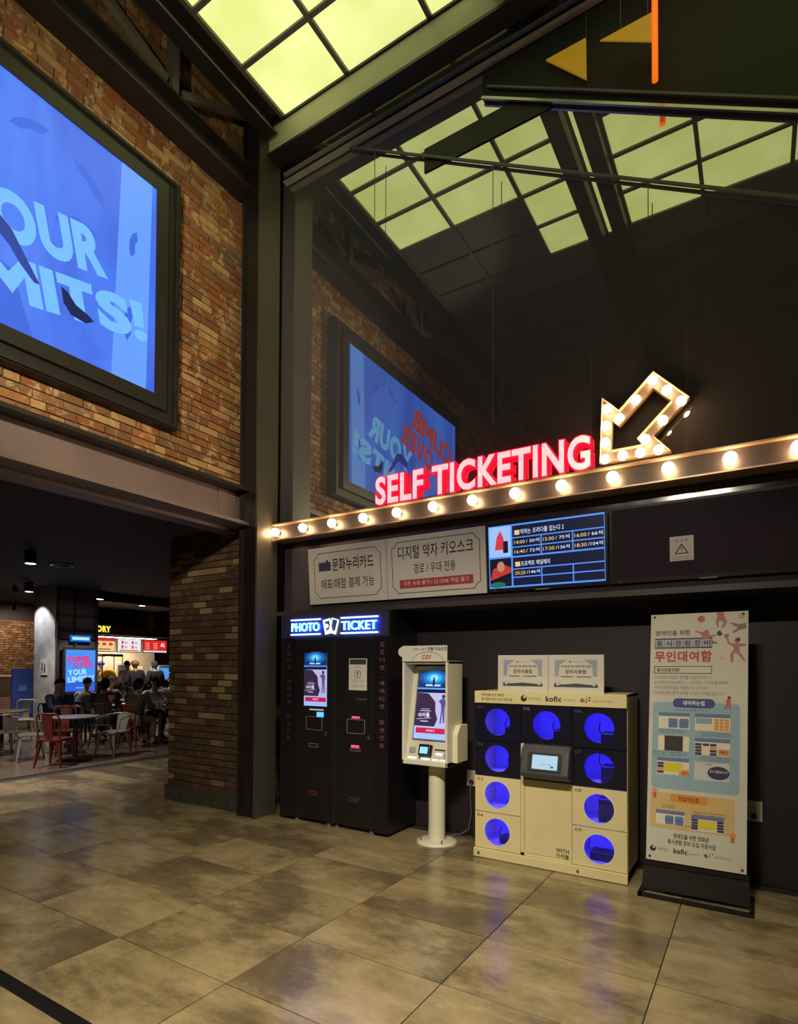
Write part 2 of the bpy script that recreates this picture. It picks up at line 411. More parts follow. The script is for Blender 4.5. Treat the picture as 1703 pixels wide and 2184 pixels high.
# ================================================================== ceiling with backlit panels
ceil = struct(thing('ceiling', 'dark roof with a grid of backlit green-yellow panels', 'ceiling', (0, 0, ZS)))
MB().box(-4.275, 4.8, -5.0, YM+.3, ZS+.05, ZS+.12).build('roof_deck', DARKC, ceil)
UNLIT = mat('unlit_panel', (92, 86, 84), .6, 0, .1, 2)
ROWS = [4.45, 3.84, 3.265, 2.68, 2.10, 1.50, .92, .34]
COLS = [(-4.24, -3.39, 3), (-3.39, -2.46, 3), (-2.46, -1.87, 5), (-1.385, -.53, 5), (-.53, .38, 5), (.38, 1.30, 5), (1.30, 2.2, 5), (2.2, 3.1, 5)]
for ca, cb_, nl in COLS:
    for k in range(len(ROWS)-1):
        lit = k < nl
        if not lit and k > 5: continue
        MB().box(ca+.022, cb_-.022, ROWS[k+1]+.022, ROWS[k]-.022, ZS, ZS+.03).build('light_panel' if lit else 'unlit_panel', SKYP if lit else UNLIT, ceil)
    MB().box(ca+.022, cb_-.022, 4.49, YM, ZS, ZS+.03).build('light_panel', SKYP, ceil)
for xx in (-4.24, -3.39, -2.46, -1.87, -1.385, -.53, .38, 1.30, 2.2, 3.1):
    MB().box(xx-.022, xx+.022, .9, YM, ZS-.035, ZS+.035).build('grid_bar', STEEL, ceil)
for k, yy in enumerate(ROWS[:-1]):
    for a, b_ in ((-4.24, -1.87), (-1.385, 3.1)):
        MB().box(a, b_, yy-.022, yy+.022, ZS-.025, ZS+.035).build('grid_bar', STEEL, ceil)
MB().box(-5.05, -4.25, -5, YM+.3, 8.0, 8.06).build('soffit_panel', DARKC, ceil)
MB().box(-4.275, -4.25, -5, YM+.3, ZS+.12, 8.0).build('soffit_panel', DARKC, ceil)
MB().box(-4.275, 4.8, -5, .9, ZS-.02, ZS+.05).build('soffit_panel', DARKC, ceil)
# twin roof girders between the two bays, slit of light between
for a, b_ in ((-1.86, -1.69), (-1.565, -1.395)):
    g = tag(MB().box(a, b_, -4.8, YM-.02, ZS-.19, ZS-.03).build('roof_girder', STEELB), None, 'girder', 'twin roof girders between the panel bays')
    g['label'] = 'dark roof girder on the %s side of the twin pair' % ('left' if a < -1.7 else 'right')
MB().box(-1.66, -1.595, 1.5, 4.3, ZS, ZS+.03).build('light_panel', SKYP, ceil)

# ================================================================== left wall: brick over an opening
wl = struct(thing('wall_left', 'old brick wall above the food court opening', 'wall', (XL, 0, 3.1)))
ZB, ZT = 3.49, 8.0
MB().box(XL-.19, XL-.006, -4.8, YM, ZB-.1, ZT).build('mortar_bed', MORTAR, wl)
BL, BH, BG = .232, .062, .013
bme = MB().box(-.02, .012, -BL/2, BL/2, -BH/2, BH/2).mesh('brick', BRICK)
bmh = MB().box(-.02, .012, -BL/4+.003, BL/4-.003, -BH/2, BH/2).mesh('brick', BRICK)
cand = []
rows = int((ZT-ZB)/(BH+BG))
for r in range(rows+1):
    z = ZB+.03+r*(BH+BG)
    y = -4.7+(r % 2)*(BL+BG)/2+random.uniform(-.03, .03)
    while y < YM-.1:
        half = random.random() < .16
        L = BL/2-.006 if half else BL
        yc = y+L/2; y += L+BG
        if yc > 4.62: continue
        if .05 < yc < 3.2 and 4.15 < z < 5.95: continue       # behind the big screen
        P = Vector((XL, yc, z))-CAM; d = P.dot(AF)
        u = PPX+F_PX*P.dot(AX)/d if d > .1 else -9999; v = PPY-F_PX*P.dot(AU)/d if d > .1 else 0
        vis = -20 < u < 545 and -20 < v < 1100 and not (6.73 < z < 6.99)
        cand.append((0 if vis else 1, d, half, yc, z))
cand.sort(key=lambda c: (c[0], c[1]))
rest = MB()
for n, (nv, d, half, yc, z) in enumerate(cand):
    dx = random.uniform(-.004, .004)
    if n < 300 and not nv:
        o = inst('brick', bmh if half else bme, wl, (XL+dx, yc, z+random.uniform(-.002, .002)), (random.uniform(-.012, .012), 0, random.uniform(-.02, .02)))
    else:
        hl = BL/4-.003 if half else BL/2
        rest.box(XL-.02+dx, XL+.012+dx, yc-hl, yc+hl, z-BH/2, z+BH/2)
o = rest.build('brick_courses', BRICK, wl); o['kind'] = 'stuff'
# brick pier beside the opening, facing the viewer
wp = struct(thing('wall_pier', 'dark brown brick pier between the food court and the steel column', 'wall', (-5.4, 4.41, 0)))
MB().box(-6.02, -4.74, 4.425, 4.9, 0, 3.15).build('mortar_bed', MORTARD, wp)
PL, PH = .205, .062
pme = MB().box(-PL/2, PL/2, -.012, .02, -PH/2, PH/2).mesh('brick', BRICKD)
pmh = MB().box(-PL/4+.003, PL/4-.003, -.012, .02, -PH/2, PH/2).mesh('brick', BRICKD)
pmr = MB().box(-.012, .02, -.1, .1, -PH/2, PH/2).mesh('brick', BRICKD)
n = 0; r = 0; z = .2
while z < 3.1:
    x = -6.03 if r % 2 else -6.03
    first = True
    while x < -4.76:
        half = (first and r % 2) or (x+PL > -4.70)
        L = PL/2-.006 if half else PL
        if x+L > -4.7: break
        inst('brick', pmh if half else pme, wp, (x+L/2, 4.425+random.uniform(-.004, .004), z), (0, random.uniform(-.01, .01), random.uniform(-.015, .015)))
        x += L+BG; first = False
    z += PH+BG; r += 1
MB().box(-6.05, -4.74, 4.385, 4.92, 0, .17).build('plinth', mat('slate_plinth', (52, 54, 46), .7, 0, .35, 12, bump=.3), wp)

# lower steel beam over the opening
ob = thing('steel_beam', 'grey-brown steel I-beam under the brick wall over the food court opening', 'beam', (-4.7, 0, 3.1))
MB().box(-4.86, -4.60, -4.8, 4.36, 3.46, 3.495).build('top_flange', STEELB, ob)
WEB = mat('beam_paint', (104, 92, 92), .42, 0, .1, 2)
MB().box(-4.80, -4.77, -4.8, 4.36, 3.13, 3.46).build('web', WEB, ob)
MB().box(-4.86, -4.60, -4.8, 4.36, 3.095, 3.13).build('bottom_flange', WEB, ob)
MB().box(-5.06, -4.86, -4.8, 4.43, 3.06, 3.13).build('soffit_plate', WEB, ob)
MB().box(-4.77, -4.758, 4.05, 4.34, 3.14, 3.45).build('splice_plate', WEB, ob)
for a in range(2):
    for b_ in range(4):
        MB().ball((-4.755, 4.10+b_*.055+a*.0, 3.17+a*.24), .012, None, 8, 6).build('bolt', WEB, ob)

# truss on the left wall
tr = thing('roof_truss', 'dark steel truss with diagonal braces high on the brick wall', 'truss', (-4.7, 2, 6.7))
MB().box(-4.84, -4.60, -4.8, 4.36, 6.73, 6.755).box(-4.84, -4.60, -4.8, 4.36, 6.965, 6.99).box(-4.74, -4.70, -4.8, 4.36, 6.75, 6.97).build('lower_chord', STEELB, tr)
MB().box(-4.44, -4.28, -4.8, 4.36, 7.43, 7.455).box(-4.44, -4.28, -4.8, 4.36, 7.22, 7.245).box(-4.40, -4.36, -4.8, 4.36, 7.24, 7.44).build('upper_chord', STEELB, tr)
for yy in (3.35, 1.45, -.4): MB().box(-4.68, -4.58, yy-.035, yy+.035, 6.98, 7.98).build('post', STEEL, tr)
for a, b_ in ((2.2, 3.28), (3.46, 4.45), (.4, 1.4), (1.5, 2.2)):
    MB().bar((-4.63, a, 7.40 if a in (2.2, .4) else 7.04), (-4.63, b_, 7.04 if a in (2.2, .4) else 7.62), .06, .07).build('diagonal_brace', STEEL, tr)
for k in range(8): MB().ball((-4.62, 3.18+.05*k, 7.0), .012, None, 6, 4).build('bolt', STEELB, tr)

# corner column (H section)
cl = thing('steel_column', 'tall grey steel corner column between brick wall and mirror', 'column', (-4.58, 4.45, 0))
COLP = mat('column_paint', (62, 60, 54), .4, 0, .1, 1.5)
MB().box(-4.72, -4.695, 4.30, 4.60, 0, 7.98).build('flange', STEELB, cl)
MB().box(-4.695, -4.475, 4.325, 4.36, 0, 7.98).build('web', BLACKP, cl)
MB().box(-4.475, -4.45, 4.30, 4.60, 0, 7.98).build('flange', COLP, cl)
MB().box(-4.76, -4.72, 4.36, 4.70, 0, ZS).build('backing_plate', BLACK, cl)

# beam along the mirror wall, under the skylight edge
mb = thing('steel_beam', 'long steel beam lit green along the top of the mirror wall', 'beam', (-2, 4.46, 7.1))
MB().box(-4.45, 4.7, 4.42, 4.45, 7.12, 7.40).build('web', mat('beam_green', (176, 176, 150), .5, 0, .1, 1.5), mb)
MB().box(-4.45, 4.7, 4.40, 4.58, 7.09, 7.12).build('bottom_flange', STEELB, mb)
MB().box(-4.45, 4.7, 4.40, 4.58, 7.40, 7.425).build('top_flange', STEELB, mb)
ch = thing('steel_chord', 'thin double-edged steel chord running from the column across the mirror', 'beam', (-2, 4.66, 7.0))
MB().box(-4.45, 4.7, 4.64, 4.705, 6.98, 6.992).build('flange', mat('pale_lit_flange', (150, 146, 132), .5, 0, .1), ch)  # both flanges coloured pale for the light caught on their edges
MB().box(-4.45, 4.7, 4.64, 4.705, 7.068, 7.08).build('flange', mat('pale_lit_flange', (150, 146, 132), .5, 0, .1), ch)
MB().box(-4.45, 4.7, 4.68, 4.70, 6.992, 7.068).build('web', STEELB, ch)
# dark cladding over the upper right of the mirror, with its edge rail, and the sloping tie rod
def W(x, y, yy=YM): return hit(x, y, 1, yy)
cladv = [W(1030, 212, 4.70), W(1703, 243, 4.70)]
dx = cladv[1]-cladv[0]; far = cladv[0]+dx*1.9
bk = struct(thing('trim_1', 'dark cladding above the mirror at the upper right', 'cladding', cladv[0]))
MB().prism([cladv[0], far, Vector((far.x, 4.70, 6.96)), Vector((cladv[0].x, 4.70, 6.96))], (0, .018, 0)).build('cladding', mat('clad', (22, 18, 17), .7, 0, .15), bk)
MB().bar(cladv[0]+Vector((0, -.015, 0)), far+Vector((0, -.015, 0)), .022, .022).build('edge_rail', CHROME, bk)
MB().bar(cladv[0]+Vector((.05, -.02, .075)), far+Vector((0, -.02, .075)), .02, .018).build('edge_rail', STEEL, bk)
ra, rb_ = W(652, 304, 4.69), W(1703, 421, 4.69)
tag(MB().bar(ra, ra+(rb_-ra)*1.6, .018, .02).build('tie_rod', STEEL), 'thin steel tie rod sloping across the mirror under the roof', 'rod')
g0, g1 = W(904, 324), W(987.8, 335)
tag(MB().box(-2.68, -1.45, 4.708, 4.718, 6.33, 6.56).build('reflection_band', BLACK), 'flat dark strip on the mirror standing in for a dark band of its reflection', 'beam')  # flat black strip paints a dark band of the reflection onto the mirror
for px, ya, yb in ((800, 322, 480), (1052, 352, 905), (1383, 395, 470)):
    a, b_ = W(px, ya, 4.62), W(px, yb, 4.62)
    o = MB().cyl(a, Vector((a.x, a.y, b_.z)), .0035, n=6).build('hanger_wire', STEEL)
    tag(o, 'thin hanger wire %s' % {800: 'nearest the column, below the tie rod', 1052: 'reaching down to the red ticketing letters', 1383: 'short and rightmost, below the tie rod'}[px], 'wire')

# ================================================================== big LED screen on the brick wall
XS = -4.70
SY0, SY1, SZ0, SZ1 = .0, 3.245, 4.10, 6.01
sc = thing('video_screen', 'huge blue advertising screen in a black frame on the brick wall', 'screen', (XS, 1.62, 3.88))
def frame_ring(name, x0, x1, iy0, iy1, iz0, iz1, w, mt, parent, bevel=.0):
    m_ = MB()
    m_.box(x0, x1, iy0-w, iy1+w, iz1, iz1+w).box(x0, x1, iy0-w, iy1+w, iz0-w, iz0).box(x0, x1, iy0-w, iy0, iz0, iz1).box(x0, x1, iy1, iy1+w, iz0, iz1)
    return m_.build(name, mt, parent, bevel)
MB().box(-4.845, XS-.03, SY0-.2, SY1+.28, SZ0-.24, SZ1+.24).build('backing_box', BLACK, sc)
frame_ring('bezel', XS-.03, XS+.015, SY0, SY1, SZ0, SZ1, .12, mat('bezel_paint', (32, 32, 31), .4, 0, .08), sc)
frame_ring('outer_rim', -4.80, XS-.005, SY0-.16, SY1+.22, SZ0-.2, SZ1+.19, .03, BLACK, sc)
def screen_mat(key, els, strength, scale=(1, 1, 1), ns=1.2, dist=1.5):
    M = bpy.data.materials.new(key); M.use_nodes = True; nt = M.node_tree; b = nt.nodes['Principled BSDF']
    g = nt.nodes.new('ShaderNodeNewGeometry'); mp = nt.nodes.new('ShaderNodeMapping'); mp.inputs['Scale'].default_value = scale
    nt.links.new(g.outputs['Position'], mp.inputs['Vector'])
    n = noise_n(nt, mp.outputs[0], ns, 5, .55, dist); c = ramp(nt, els, n)
    b.inputs['Base Color'].default_value = (.01, .01, .02, 1); b.inputs['Roughness'].default_value = .25
    nt.links.new(c, b.inputs['Emission Color']); b.inputs['Emission Strength'].default_value = strength; return M
BIGS = screen_mat('ad_picture', [(.3, (52, 86, 205)), (.45, (70, 120, 240)), (.6, (84, 140, 255)), (.75, (96, 152, 255))], 1.0, (1, .9, .35), .9, .7)
MB().box(XS-.03, XS, SY0, SY1, SZ0, SZ1).build('picture', BIGS, sc)
fl = Flat((XS, 0, 0), (0, 1, 0), (0, 0, 1), .0012)
LT = glow((118, 192, 255)); DK = glow((62, 106, 226)); DK2 = glow((38, 66, 160)); PALE = glow((104, 160, 255)); ORG = glow((190, 70, 70)); INKB = glow((20, 34, 84))
# pale pillar at the right of the picture, handholds, climbing legs
fl.poly([(2.83, SZ0), (3.16, SZ0), (3.20, SZ1), (2.90, SZ1)], PALE, 1)
for u, v, a, s in ((2.15, 5.72, .5, .16), (2.62, 5.62, -.7, .17), (2.45, 5.18, .4, .12), (2.58, 5.22, -.2, .11), (3.02, 5.35, 1.4, .13), (1.1, 5.75, .3, .15), (.5, 4.6, 1., .2), (2.98, 4.62, 1.5, .16), (1.3, 5.75, .4, .12)):
    pts = [(-1, 0), (-.6, .22), (.1, .32), (.7, .2), (1, -.05), (.5, -.22), (0, -.1), (-.5, -.2)]
    fl.poly([(u+(x*math.cos(a)-y*math.sin(a))*s, v+(x*math.sin(a)+y*math.cos(a))*s) for x, y in pts], DK, 2)
fl.poly([(1.95, 4.1), (2.2, 4.1), (2.05, 4.55), (1.9, 4.6)], DK, 1)
TILT = .20
def sline(t, uR, vb, wid, cap, mt, l=4):
    u0 = uR-wid*math.cos(TILT)
    g_ = Flat((XS, 0, 0), (0, 1, 0), (0, 0, 1), .0012); heavy(g_, t, u0, vb-wid*math.sin(TILT), wid, cap, mt, l, TILT); g_.build('slogan_line', sc)
sline('CLIMB', 1.56, 5.46, 1.38, .36, ORG); sline('OVER', 1.92, 5.10, 1.05, .37, ORG)
sline('YOUR', 2.79, 4.90, 1.20, .375, LT); sline('LIMITS!', 3.17, 4.54, 1.72, .33, LT)
# climber's leg and shoe over the letters
fl.build('picture_artwork', sc); fl = Flat((XS, 0, 0), (0, 1, 0), (0, 0, 1), .0012)
fl.poly([(1.70, 4.84), (1.84, 4.90), (1.96, 4.90), (2.04, 4.84), (2.12, 4.72), (2.20, 4.60), (2.24, 4.54), (2.20, 4.53), (2.10, 4.62), (2.02, 4.72), (1.95, 4.77), (1.84, 4.76), (1.70, 4.72)], DK2, 6)
fl.build('climber_leg', sc); fl = Flat((XS, 0, 0), (0, 1, 0), (0, 0, 1), .0012)
fl.poly([(2.40, 4.62), (2.45, 4.60), (2.52, 4.53), (2.62, 4.50), (2.67, 4.47), (2.60, 4.42), (2.48, 4.43), (2.42, 4.50)], INKB, 6)
fl.build('climber_shoe', sc)

# ================================================================== marquee light rail with bulbs
ZR = 3.035; XR0, XR1 = -4.44, 1.9
ml = thing('light_rail', 'long marquee rail with a row of glowing warm bulbs', 'light rail', (-2, 4.55, 2.95))
RAILP = mat('rail_paint', (52, 47, 47), .4, 0, .1)
MB().box(XR0, XR1, 4.565, 4.69, 2.955, 3.115).build('rail_box', RAILP, ml)
LIP = mat('rail_lip', (200, 170, 140), .35, .6, .1)
MB().box(XR0, XR1, 4.51, 4.69, 2.945, 2.957).build('rail_lip', LIP, ml)
MB().box(XR0, XR1, 4.51, 4.69, 3.113, 3.125).build('rail_lip', LIP, ml)
bulb = MB().ball((0, -.045, 0), .045, None, 16, 10).mesh('bulb', BULB)
sock = MB().cyl((0, -.012, 0), (0, .012, 0), .024, n=12).mesh('socket', STEELB)
for k in range(16):
    x = -4.39+.3855*k
    s_ = inst('socket', sock, ml, (x, 4.553, ZR)); b_ = bpy.data.objects.new('bulb', bulb); link(b_, s_)

# arrow of bulbs
ar_px = [(548, 1188), (562, 807), (660, 880), (860, 655), (1070, 803), (862, 1030), (962, 1115)]
arp = [hit(1083+a/2.7468, 560+b/2.7468, 1, 4.66) for a, b in ar_px]
ar = thing('arrow_sign', 'marquee arrow outlined in bulbs pointing down to the lower left', 'sign', (arp[0].x, 4.66, 3.12))
cen = sum(arp, Vector())/7
def inset(pts, d):
    out = []; n = len(pts)
    P2 = [(p.x, p.z) for p in pts]
    area = sum(P2[i][0]*P2[(i+1) % n][1]-P2[(i+1) % n][0]*P2[i][1] for i in range(n)); sg = 1 if area > 0 else -1
    for i in range(n):
        a, b_, c = Vector(P2[i-1]), Vector(P2[i]), Vector(P2[(i+1) % n])
        e1 = (b_-a).normalized(); e2 = (c-b_).normalized()
        n1 = Vector((-e1.y, e1.x))*sg; n2 = Vector((-e2.y, e2.x))*sg
        q = n1+n2; q = q/(1+n1.dot(n2)); out.append(Vector((b_.x+q.x*d, pts[i].y, b_.y+q.y*d)))
    return out
inn = inset(arp, .085)
back = MB()
for i in range(7):
    j = (i+1) % 7
    back.prism([arp[i], arp[j], inn[j], inn[i]], (0, .03, 0))
back.build('backing_channel', mat('arrow_paint', (52, 46, 42), .5, 0, .08), ar)
rim = MB()
for ring in (arp, inn):
    for i in range(7):
        rim.bar(ring[i]+Vector((0, -.02, 0)), ring[(i+1) % 7]+Vector((0, -.02, 0)), .07, .006, up=(0, 1, 0)) if False else rim.prism([ring[i], ring[(i+1) % 7], ring[(i+1) % 7]+Vector((0, -.05, 0)), ring[i]+Vector((0, -.05, 0))], ((0, 0, .005)))
rim.build('rim', LIP, ar)
MB().prism([p_+Vector((0, .032, 0)) for p_ in inset(arp, .08)], (0, .012, 0)).build('backing_plate', BLACK, ar)
for a, b_ in ((590, 868), (583, 967), (580, 1063), (578, 1160), (680, 1140), (784, 1123), (890, 1106), (812, 1045), (914, 935), (1022, 822), (938, 760), (857, 703), (757, 815), (660, 923)):
    p = hit(1083+a/2.7468, 560+b_/2.7468, 1, 4.645)
    s_ = inst('socket', sock, ar, p); s_.scale = (.8, .8, .8); q = bpy.data.objects.new('bulb', bulb); link(q, s_)

# red neon letters
sl = thing('letter_sign', 'glowing red and white SELF TICKETING letters standing on the light rail', 'sign', (-2.15, 4.66, 3.128))
TXT = 'SELF TICKETING'
vs_all, _ = text_data(TXT, .03, 4)
xa = min(v[0] for v in vs_all); xb = max(v[0] for v in vs_all)
kx = (2.0*4.66/4.5)/(xb-xa); H = .255*4.66/4.5
capv = [v[1] for v in text_data('E', .02, 4)[0]]; cap0, cap1 = min(capv), max(capv); ky = H/(cap1-cap0)
NEONF = mat('neon_face', (255, 220, 220), .4, noise=0, emit=(255, 196, 200), strength=1.0)
NEONR = mat('neon_red', (200, 10, 30), .4, noise=0, emit=(255, 16, 48), strength=1.6)
full = [text_data(TXT[:i+1], .03, 4)[0] for i in range(len(TXT))]
for i, chh in enumerate(TXT):
    if chh == ' ': continue
    xr = max(v[0] for v in full[i])
    def letter(bold, mt, y, depth, parent, name):
        vs, fs = text_data(chh, bold, 4)
        cx1 = max(v[0] for v in text_data(chh, .03, 4)[0])
        pts = [Vector((-3.08*4.66/4.5+(v[0]-cx1+xr-xa)*kx, y, 3.19+(v[1]-cap0)*ky)) for v in vs]
        o = MB(); n = len(pts); o.add(pts, [f[:] for f in fs]); o.add([p+Vector((0, depth, 0)) for p in pts], [f[::-1] for f in fs])
        ed = {}
        for f in fs:
            for a, b__ in zip(f, f[1:]+f[:1]):
                if (b__, a) in ed: del ed[(b__, a)]
                else: ed[(a, b__)] = 1
        o.add(pts+[p+Vector((0, depth, 0)) for p in pts], [(b__, a, a+n, b__+n) for a, b__ in ed])
        return o.build(name, mt, parent)
    lo = letter(.056, NEONR, 4.66, .045, sl, 'letter')
    letter(.026, NEONF, 4.652, .006, lo, 'letter_face')
MB().box(-3.2, -1.1, 4.68, 4.70, 3.128, 3.19).build('base_strip', STEELB, sl)

# ================================================================== boards and monitors under the rail
def tilted(zb, zt, yb, yt):
    V = Vector((0, yt-yb, zt-zb)); return V.normalized(), V.length
Vb, Hb = tilted(2.25, 2.835, 4.685, 4.64)
def board(name, label, cat, x0, x1, mt, group=None):
    t = thing(name, label, cat, (x0, 4.685, 2.25), 0, group)
    Nn = Vector((1, 0, 0)).cross(Vb)
    m_ = MB().prism([Vector((x0, 4.685, 2.25)), Vector((x1, 4.685, 2.25)), Vector((x1, 4.685, 2.25))+Vb*Hb, Vector((x0, 4.685, 2.25))+Vb*Hb], -Nn*.02)
    m_.build('board', mt, t); return t, Flat((x0, 4.685, 2.25), (1, 0, 0), Vb)
K1 = ink((44, 40, 44)); K2 = ink((64, 66, 92)); RDI = ink((168, 62, 66)); WHI = ink((226, 222, 220)); GRY = ink((130, 128, 132))
def fancy(f, u0, v0, u1, v1, c, mt, w=.006):
    f.line([(u0+c, v0), (u1-c, v0), (u1-c*.6, v0+c*.6), (u1, v0+c), (u1, v1-c), (u1-c*.6, v1-c*.6), (u1-c, v1), (u0+c, v1), (u0+c*.6, v1-c*.6), (u0, v1-c), (u0, v0+c), (u0+c*.6, v0+c*.6)], w, mt, 1, True)
t, f = board('notice_board', 'off-white notice board about the culture card, left of the pair', 'sign', -4.046, -3.06, WHITE)
fancy(f, .08, .06, .92, Hb-.06, .06, K1)
f.rect(.14, .34, .30, .43, K2, 1); f.rect(.24, .43, .27, .45, K2, 1)
f.text('문화누리카드', .32, .33, .84, .13, K1, .012); f.text('매표/매점 결제 가능', .17, .15, .84, .105, K1, .004)
f.build('printed_lettering', t)
t, f = board('notice_board', 'off-white notice board about the digital kiosk with a red strip', 'sign', -3.052, -2.016, WHITE)
fancy(f, .06, .05, .98, Hb-.05, .06, K1)
f.text('디지털 약자 키오스크', .13, .37, .92, .125, K1, .008); f.text('경로 / 우대 전용', .30, .225, .74, .095, K1, .004)
f.rect(.14, .095, .91, .175, RDI, 1); f.text('쿠폰 사용 불가 / CJ ONE 적립 불가', .18, .11, .87, .05, WHI, .0)
f.build('printed_lettering', t)
# showtime monitor
def monitor(name, label, x0, x1, scr):
    t, f = board(name, label, 'monitor', x0-.02, x1+.02, BLACKP)
    f.rect(.02, .03, x1-x0+.02, Hb-.02, scr, 1); f.text('LG', .06, .006, None, .014, GRY)
    f.rect((x1-x0)*.5-.06, -.004, (x1-x0)*.5+.06, .006, GRY, 1)
    return t, f
DARKS = glow((24, 26, 52), 1.); BLU = glow((86, 150, 250)); TXW = glow((214, 226, 255), 1.1); TXY = glow((240, 200, 130), 1.)
t, f = monitor('showtime_monitor', 'lit monitor with a blue grid of film showtimes', -1.988, -1.008, BLU)
Wd = 1.0; 
f.rect(.24, .045, .995, Hb-.035, DARKS, 2)
rowsv = [.045, .115, .185, .29, .37, .45, Hb-.035]
for v in rowsv[1:-1]: f.rect(.24, v-.005, .995, v+.005, BLU, 3)
f.rect(.24, .282, .995, .296, BLU, 3)
for u in (.49, .75):
    f.rect(u-.005, .045, u+.005, .185, BLU, 3); f.rect(u-.005, .29, u+.005, .45, BLU, 3)
f.rect(.26, .472, .305, .512, TXY, 4); f.text('악마는 프라다를 입는다 2', .312, .472, .68, .045, TXW, .006, 4)
f.rect(.26, .205, .305, .245, TXY, 4); f.text('프로젝트 헤일메리', .312, .205, .56, .042, TXW, .006, 4)
for u, v, s in ((.255, .395, '14:00 / 50석'), (.505, .395, '15:00 / 75석'), (.765, .395, '16:00 / 66석'), (.255, .315, '16:40 / 72석'), (.505, .315, '17:30 /136석'), (.765, .315, '18:30 /104석'), (.255, .135, '20:20 /146석')):
    a, b_ = s.split('/')
    f.text(a.strip(), u, v, u+.095, .03, TXY, .006, 4); f.text('/'+b_, u+.105, v, u+.22, .034, TXW, .006, 4)
# two plain poster thumbnails in the colours of the film pictures
P1 = glow((160, 196, 246)); PRD = glow((214, 60, 72)); PBK = glow((24, 22, 40)); POR = glow((190, 60, 44)); PGR = glow((40, 110, 96)); PSK = glow((196, 132, 110))
f.rect(.03, .30, .225, Hb-.03, P1, 4); f.poly([(.08, .36), (.17, .36), (.16, .46), (.13, .52), (.10, .47)], PRD, 5); f.rect(.155, .33, .20, .43, PBK, 5)
f.rect(.03, .045, .225, .285, PBK, 4); f.poly([(.03, .1), (.225, .16), (.225, .20), (.16, .23), (.06, .20)], POR, 5); f.ell(.13, .215, .035, .045, PSK, 6); f.ell(.10, .06, .07, .025, PGR, 5)
f.build('screen_picture', t)
t, f = monitor('off_monitor', 'switched-off black monitor with a warning notice taped on it', -.955, .40, mat('off_glass', (58, 50, 60), .1, 0, .05, spec=.8))
f.build('screen_glass', t)
wn = thing('warning_notice', 'white paper with a warning triangle taped on the dark monitor', 'notice', (-.5, 4.65, 2.45))
pw0, pw1 = hit(1429, 1197, 1, 4.655), hit(1480, 1140, 1, 4.655)
O = Vector((pw0.x, 4.685, 2.25))+Vb*(pw0.z-2.25); Nn = Vector((1, 0, 0)).cross(Vb); O += Nn*.004
PW, PHh = pw1.x-pw0.x, pw1.z-pw0.z
MB().prism([O, O+Vector((PW, 0, 0)), O+Vector((PW, 0, 0))+Vb*PHh, O+Vb*PHh], -Nn*.002).build('paper', WHITE, wn)
f = Flat(O, (1, 0, 0), Vb)
f.text('점 검 중', PW*.25, PHh*.76, PW*.75, PHh*.12, K1)
f.line([(PW*.24, PHh*.3), (PW*.76, PHh*.3), (PW*.5, PHh*.66)], .007, K1, 1, True)
f.text('!', PW*.475, PHh*.36, PW*.525, PHh*.2, K1); f.text('고객님 불편을 드려 죄송합니다', PW*.08, PHh*.13, PW*.92, PHh*.06, GRY); f.text('빠른 시간 안에 조치하겠습니다', PW*.08, PHh*.05, PW*.92, PHh*.06, GRY)
f.build('printed_lettering', wn)

# ================================================================== photo ticket machines
PY = 4.50
pt = thing('photo_ticket_unit', 'black double photo ticket vending unit under a blue neon sign', 'vending machine', (-3.6, PY, 0))
PTB = mat('machine_black', (22, 20, 26), .35, 0, .12, 2)
MB().box(-4.285, -2.93, PY+.03, 5.02, .03, 2.13).build('cabinet', PTB, pt)
MB().box(-4.25, -2.96, PY+.06, 5.0, 0, .03).build('plinth', BLACK, pt)
MB().box(-4.285, -4.095, PY, PY+.03, .03, 1.88).build('side_panel', PTB, pt)
MB().box(-3.085, -2.93, PY, PY+.03, .03, 1.88).build('side_panel', PTB, pt)
MB().box(-4.285, -2.93, PY, PY+.03, 1.885, 2.13).build('header_panel', mat('header_slate', (46, 44, 58), .5, 0, .1), pt)
MB().box(-3.612, -3.548, PY+.012, PY+.03, .03, 1.88).build('divider', BLACK, pt)
d1 = MB().box(-4.09, -3.615, PY, PY+.03, .05, 1.88).build('door', BLACKP, pt, .004)
d2 = MB().box(-3.545, -3.09, PY, PY+.03, .05, 1.88).build('door', BLACKP, pt, .004)
for d_, xx in ((d1, -3.66), (d2, -3.14)):
    for dx in (-.42, .0):
        MB().lathe((xx+dx+.0, PY+.05, 0), [(.025, 0), (.025, .03), (.012, .05)], 10).build('foot', STEEL, pt)
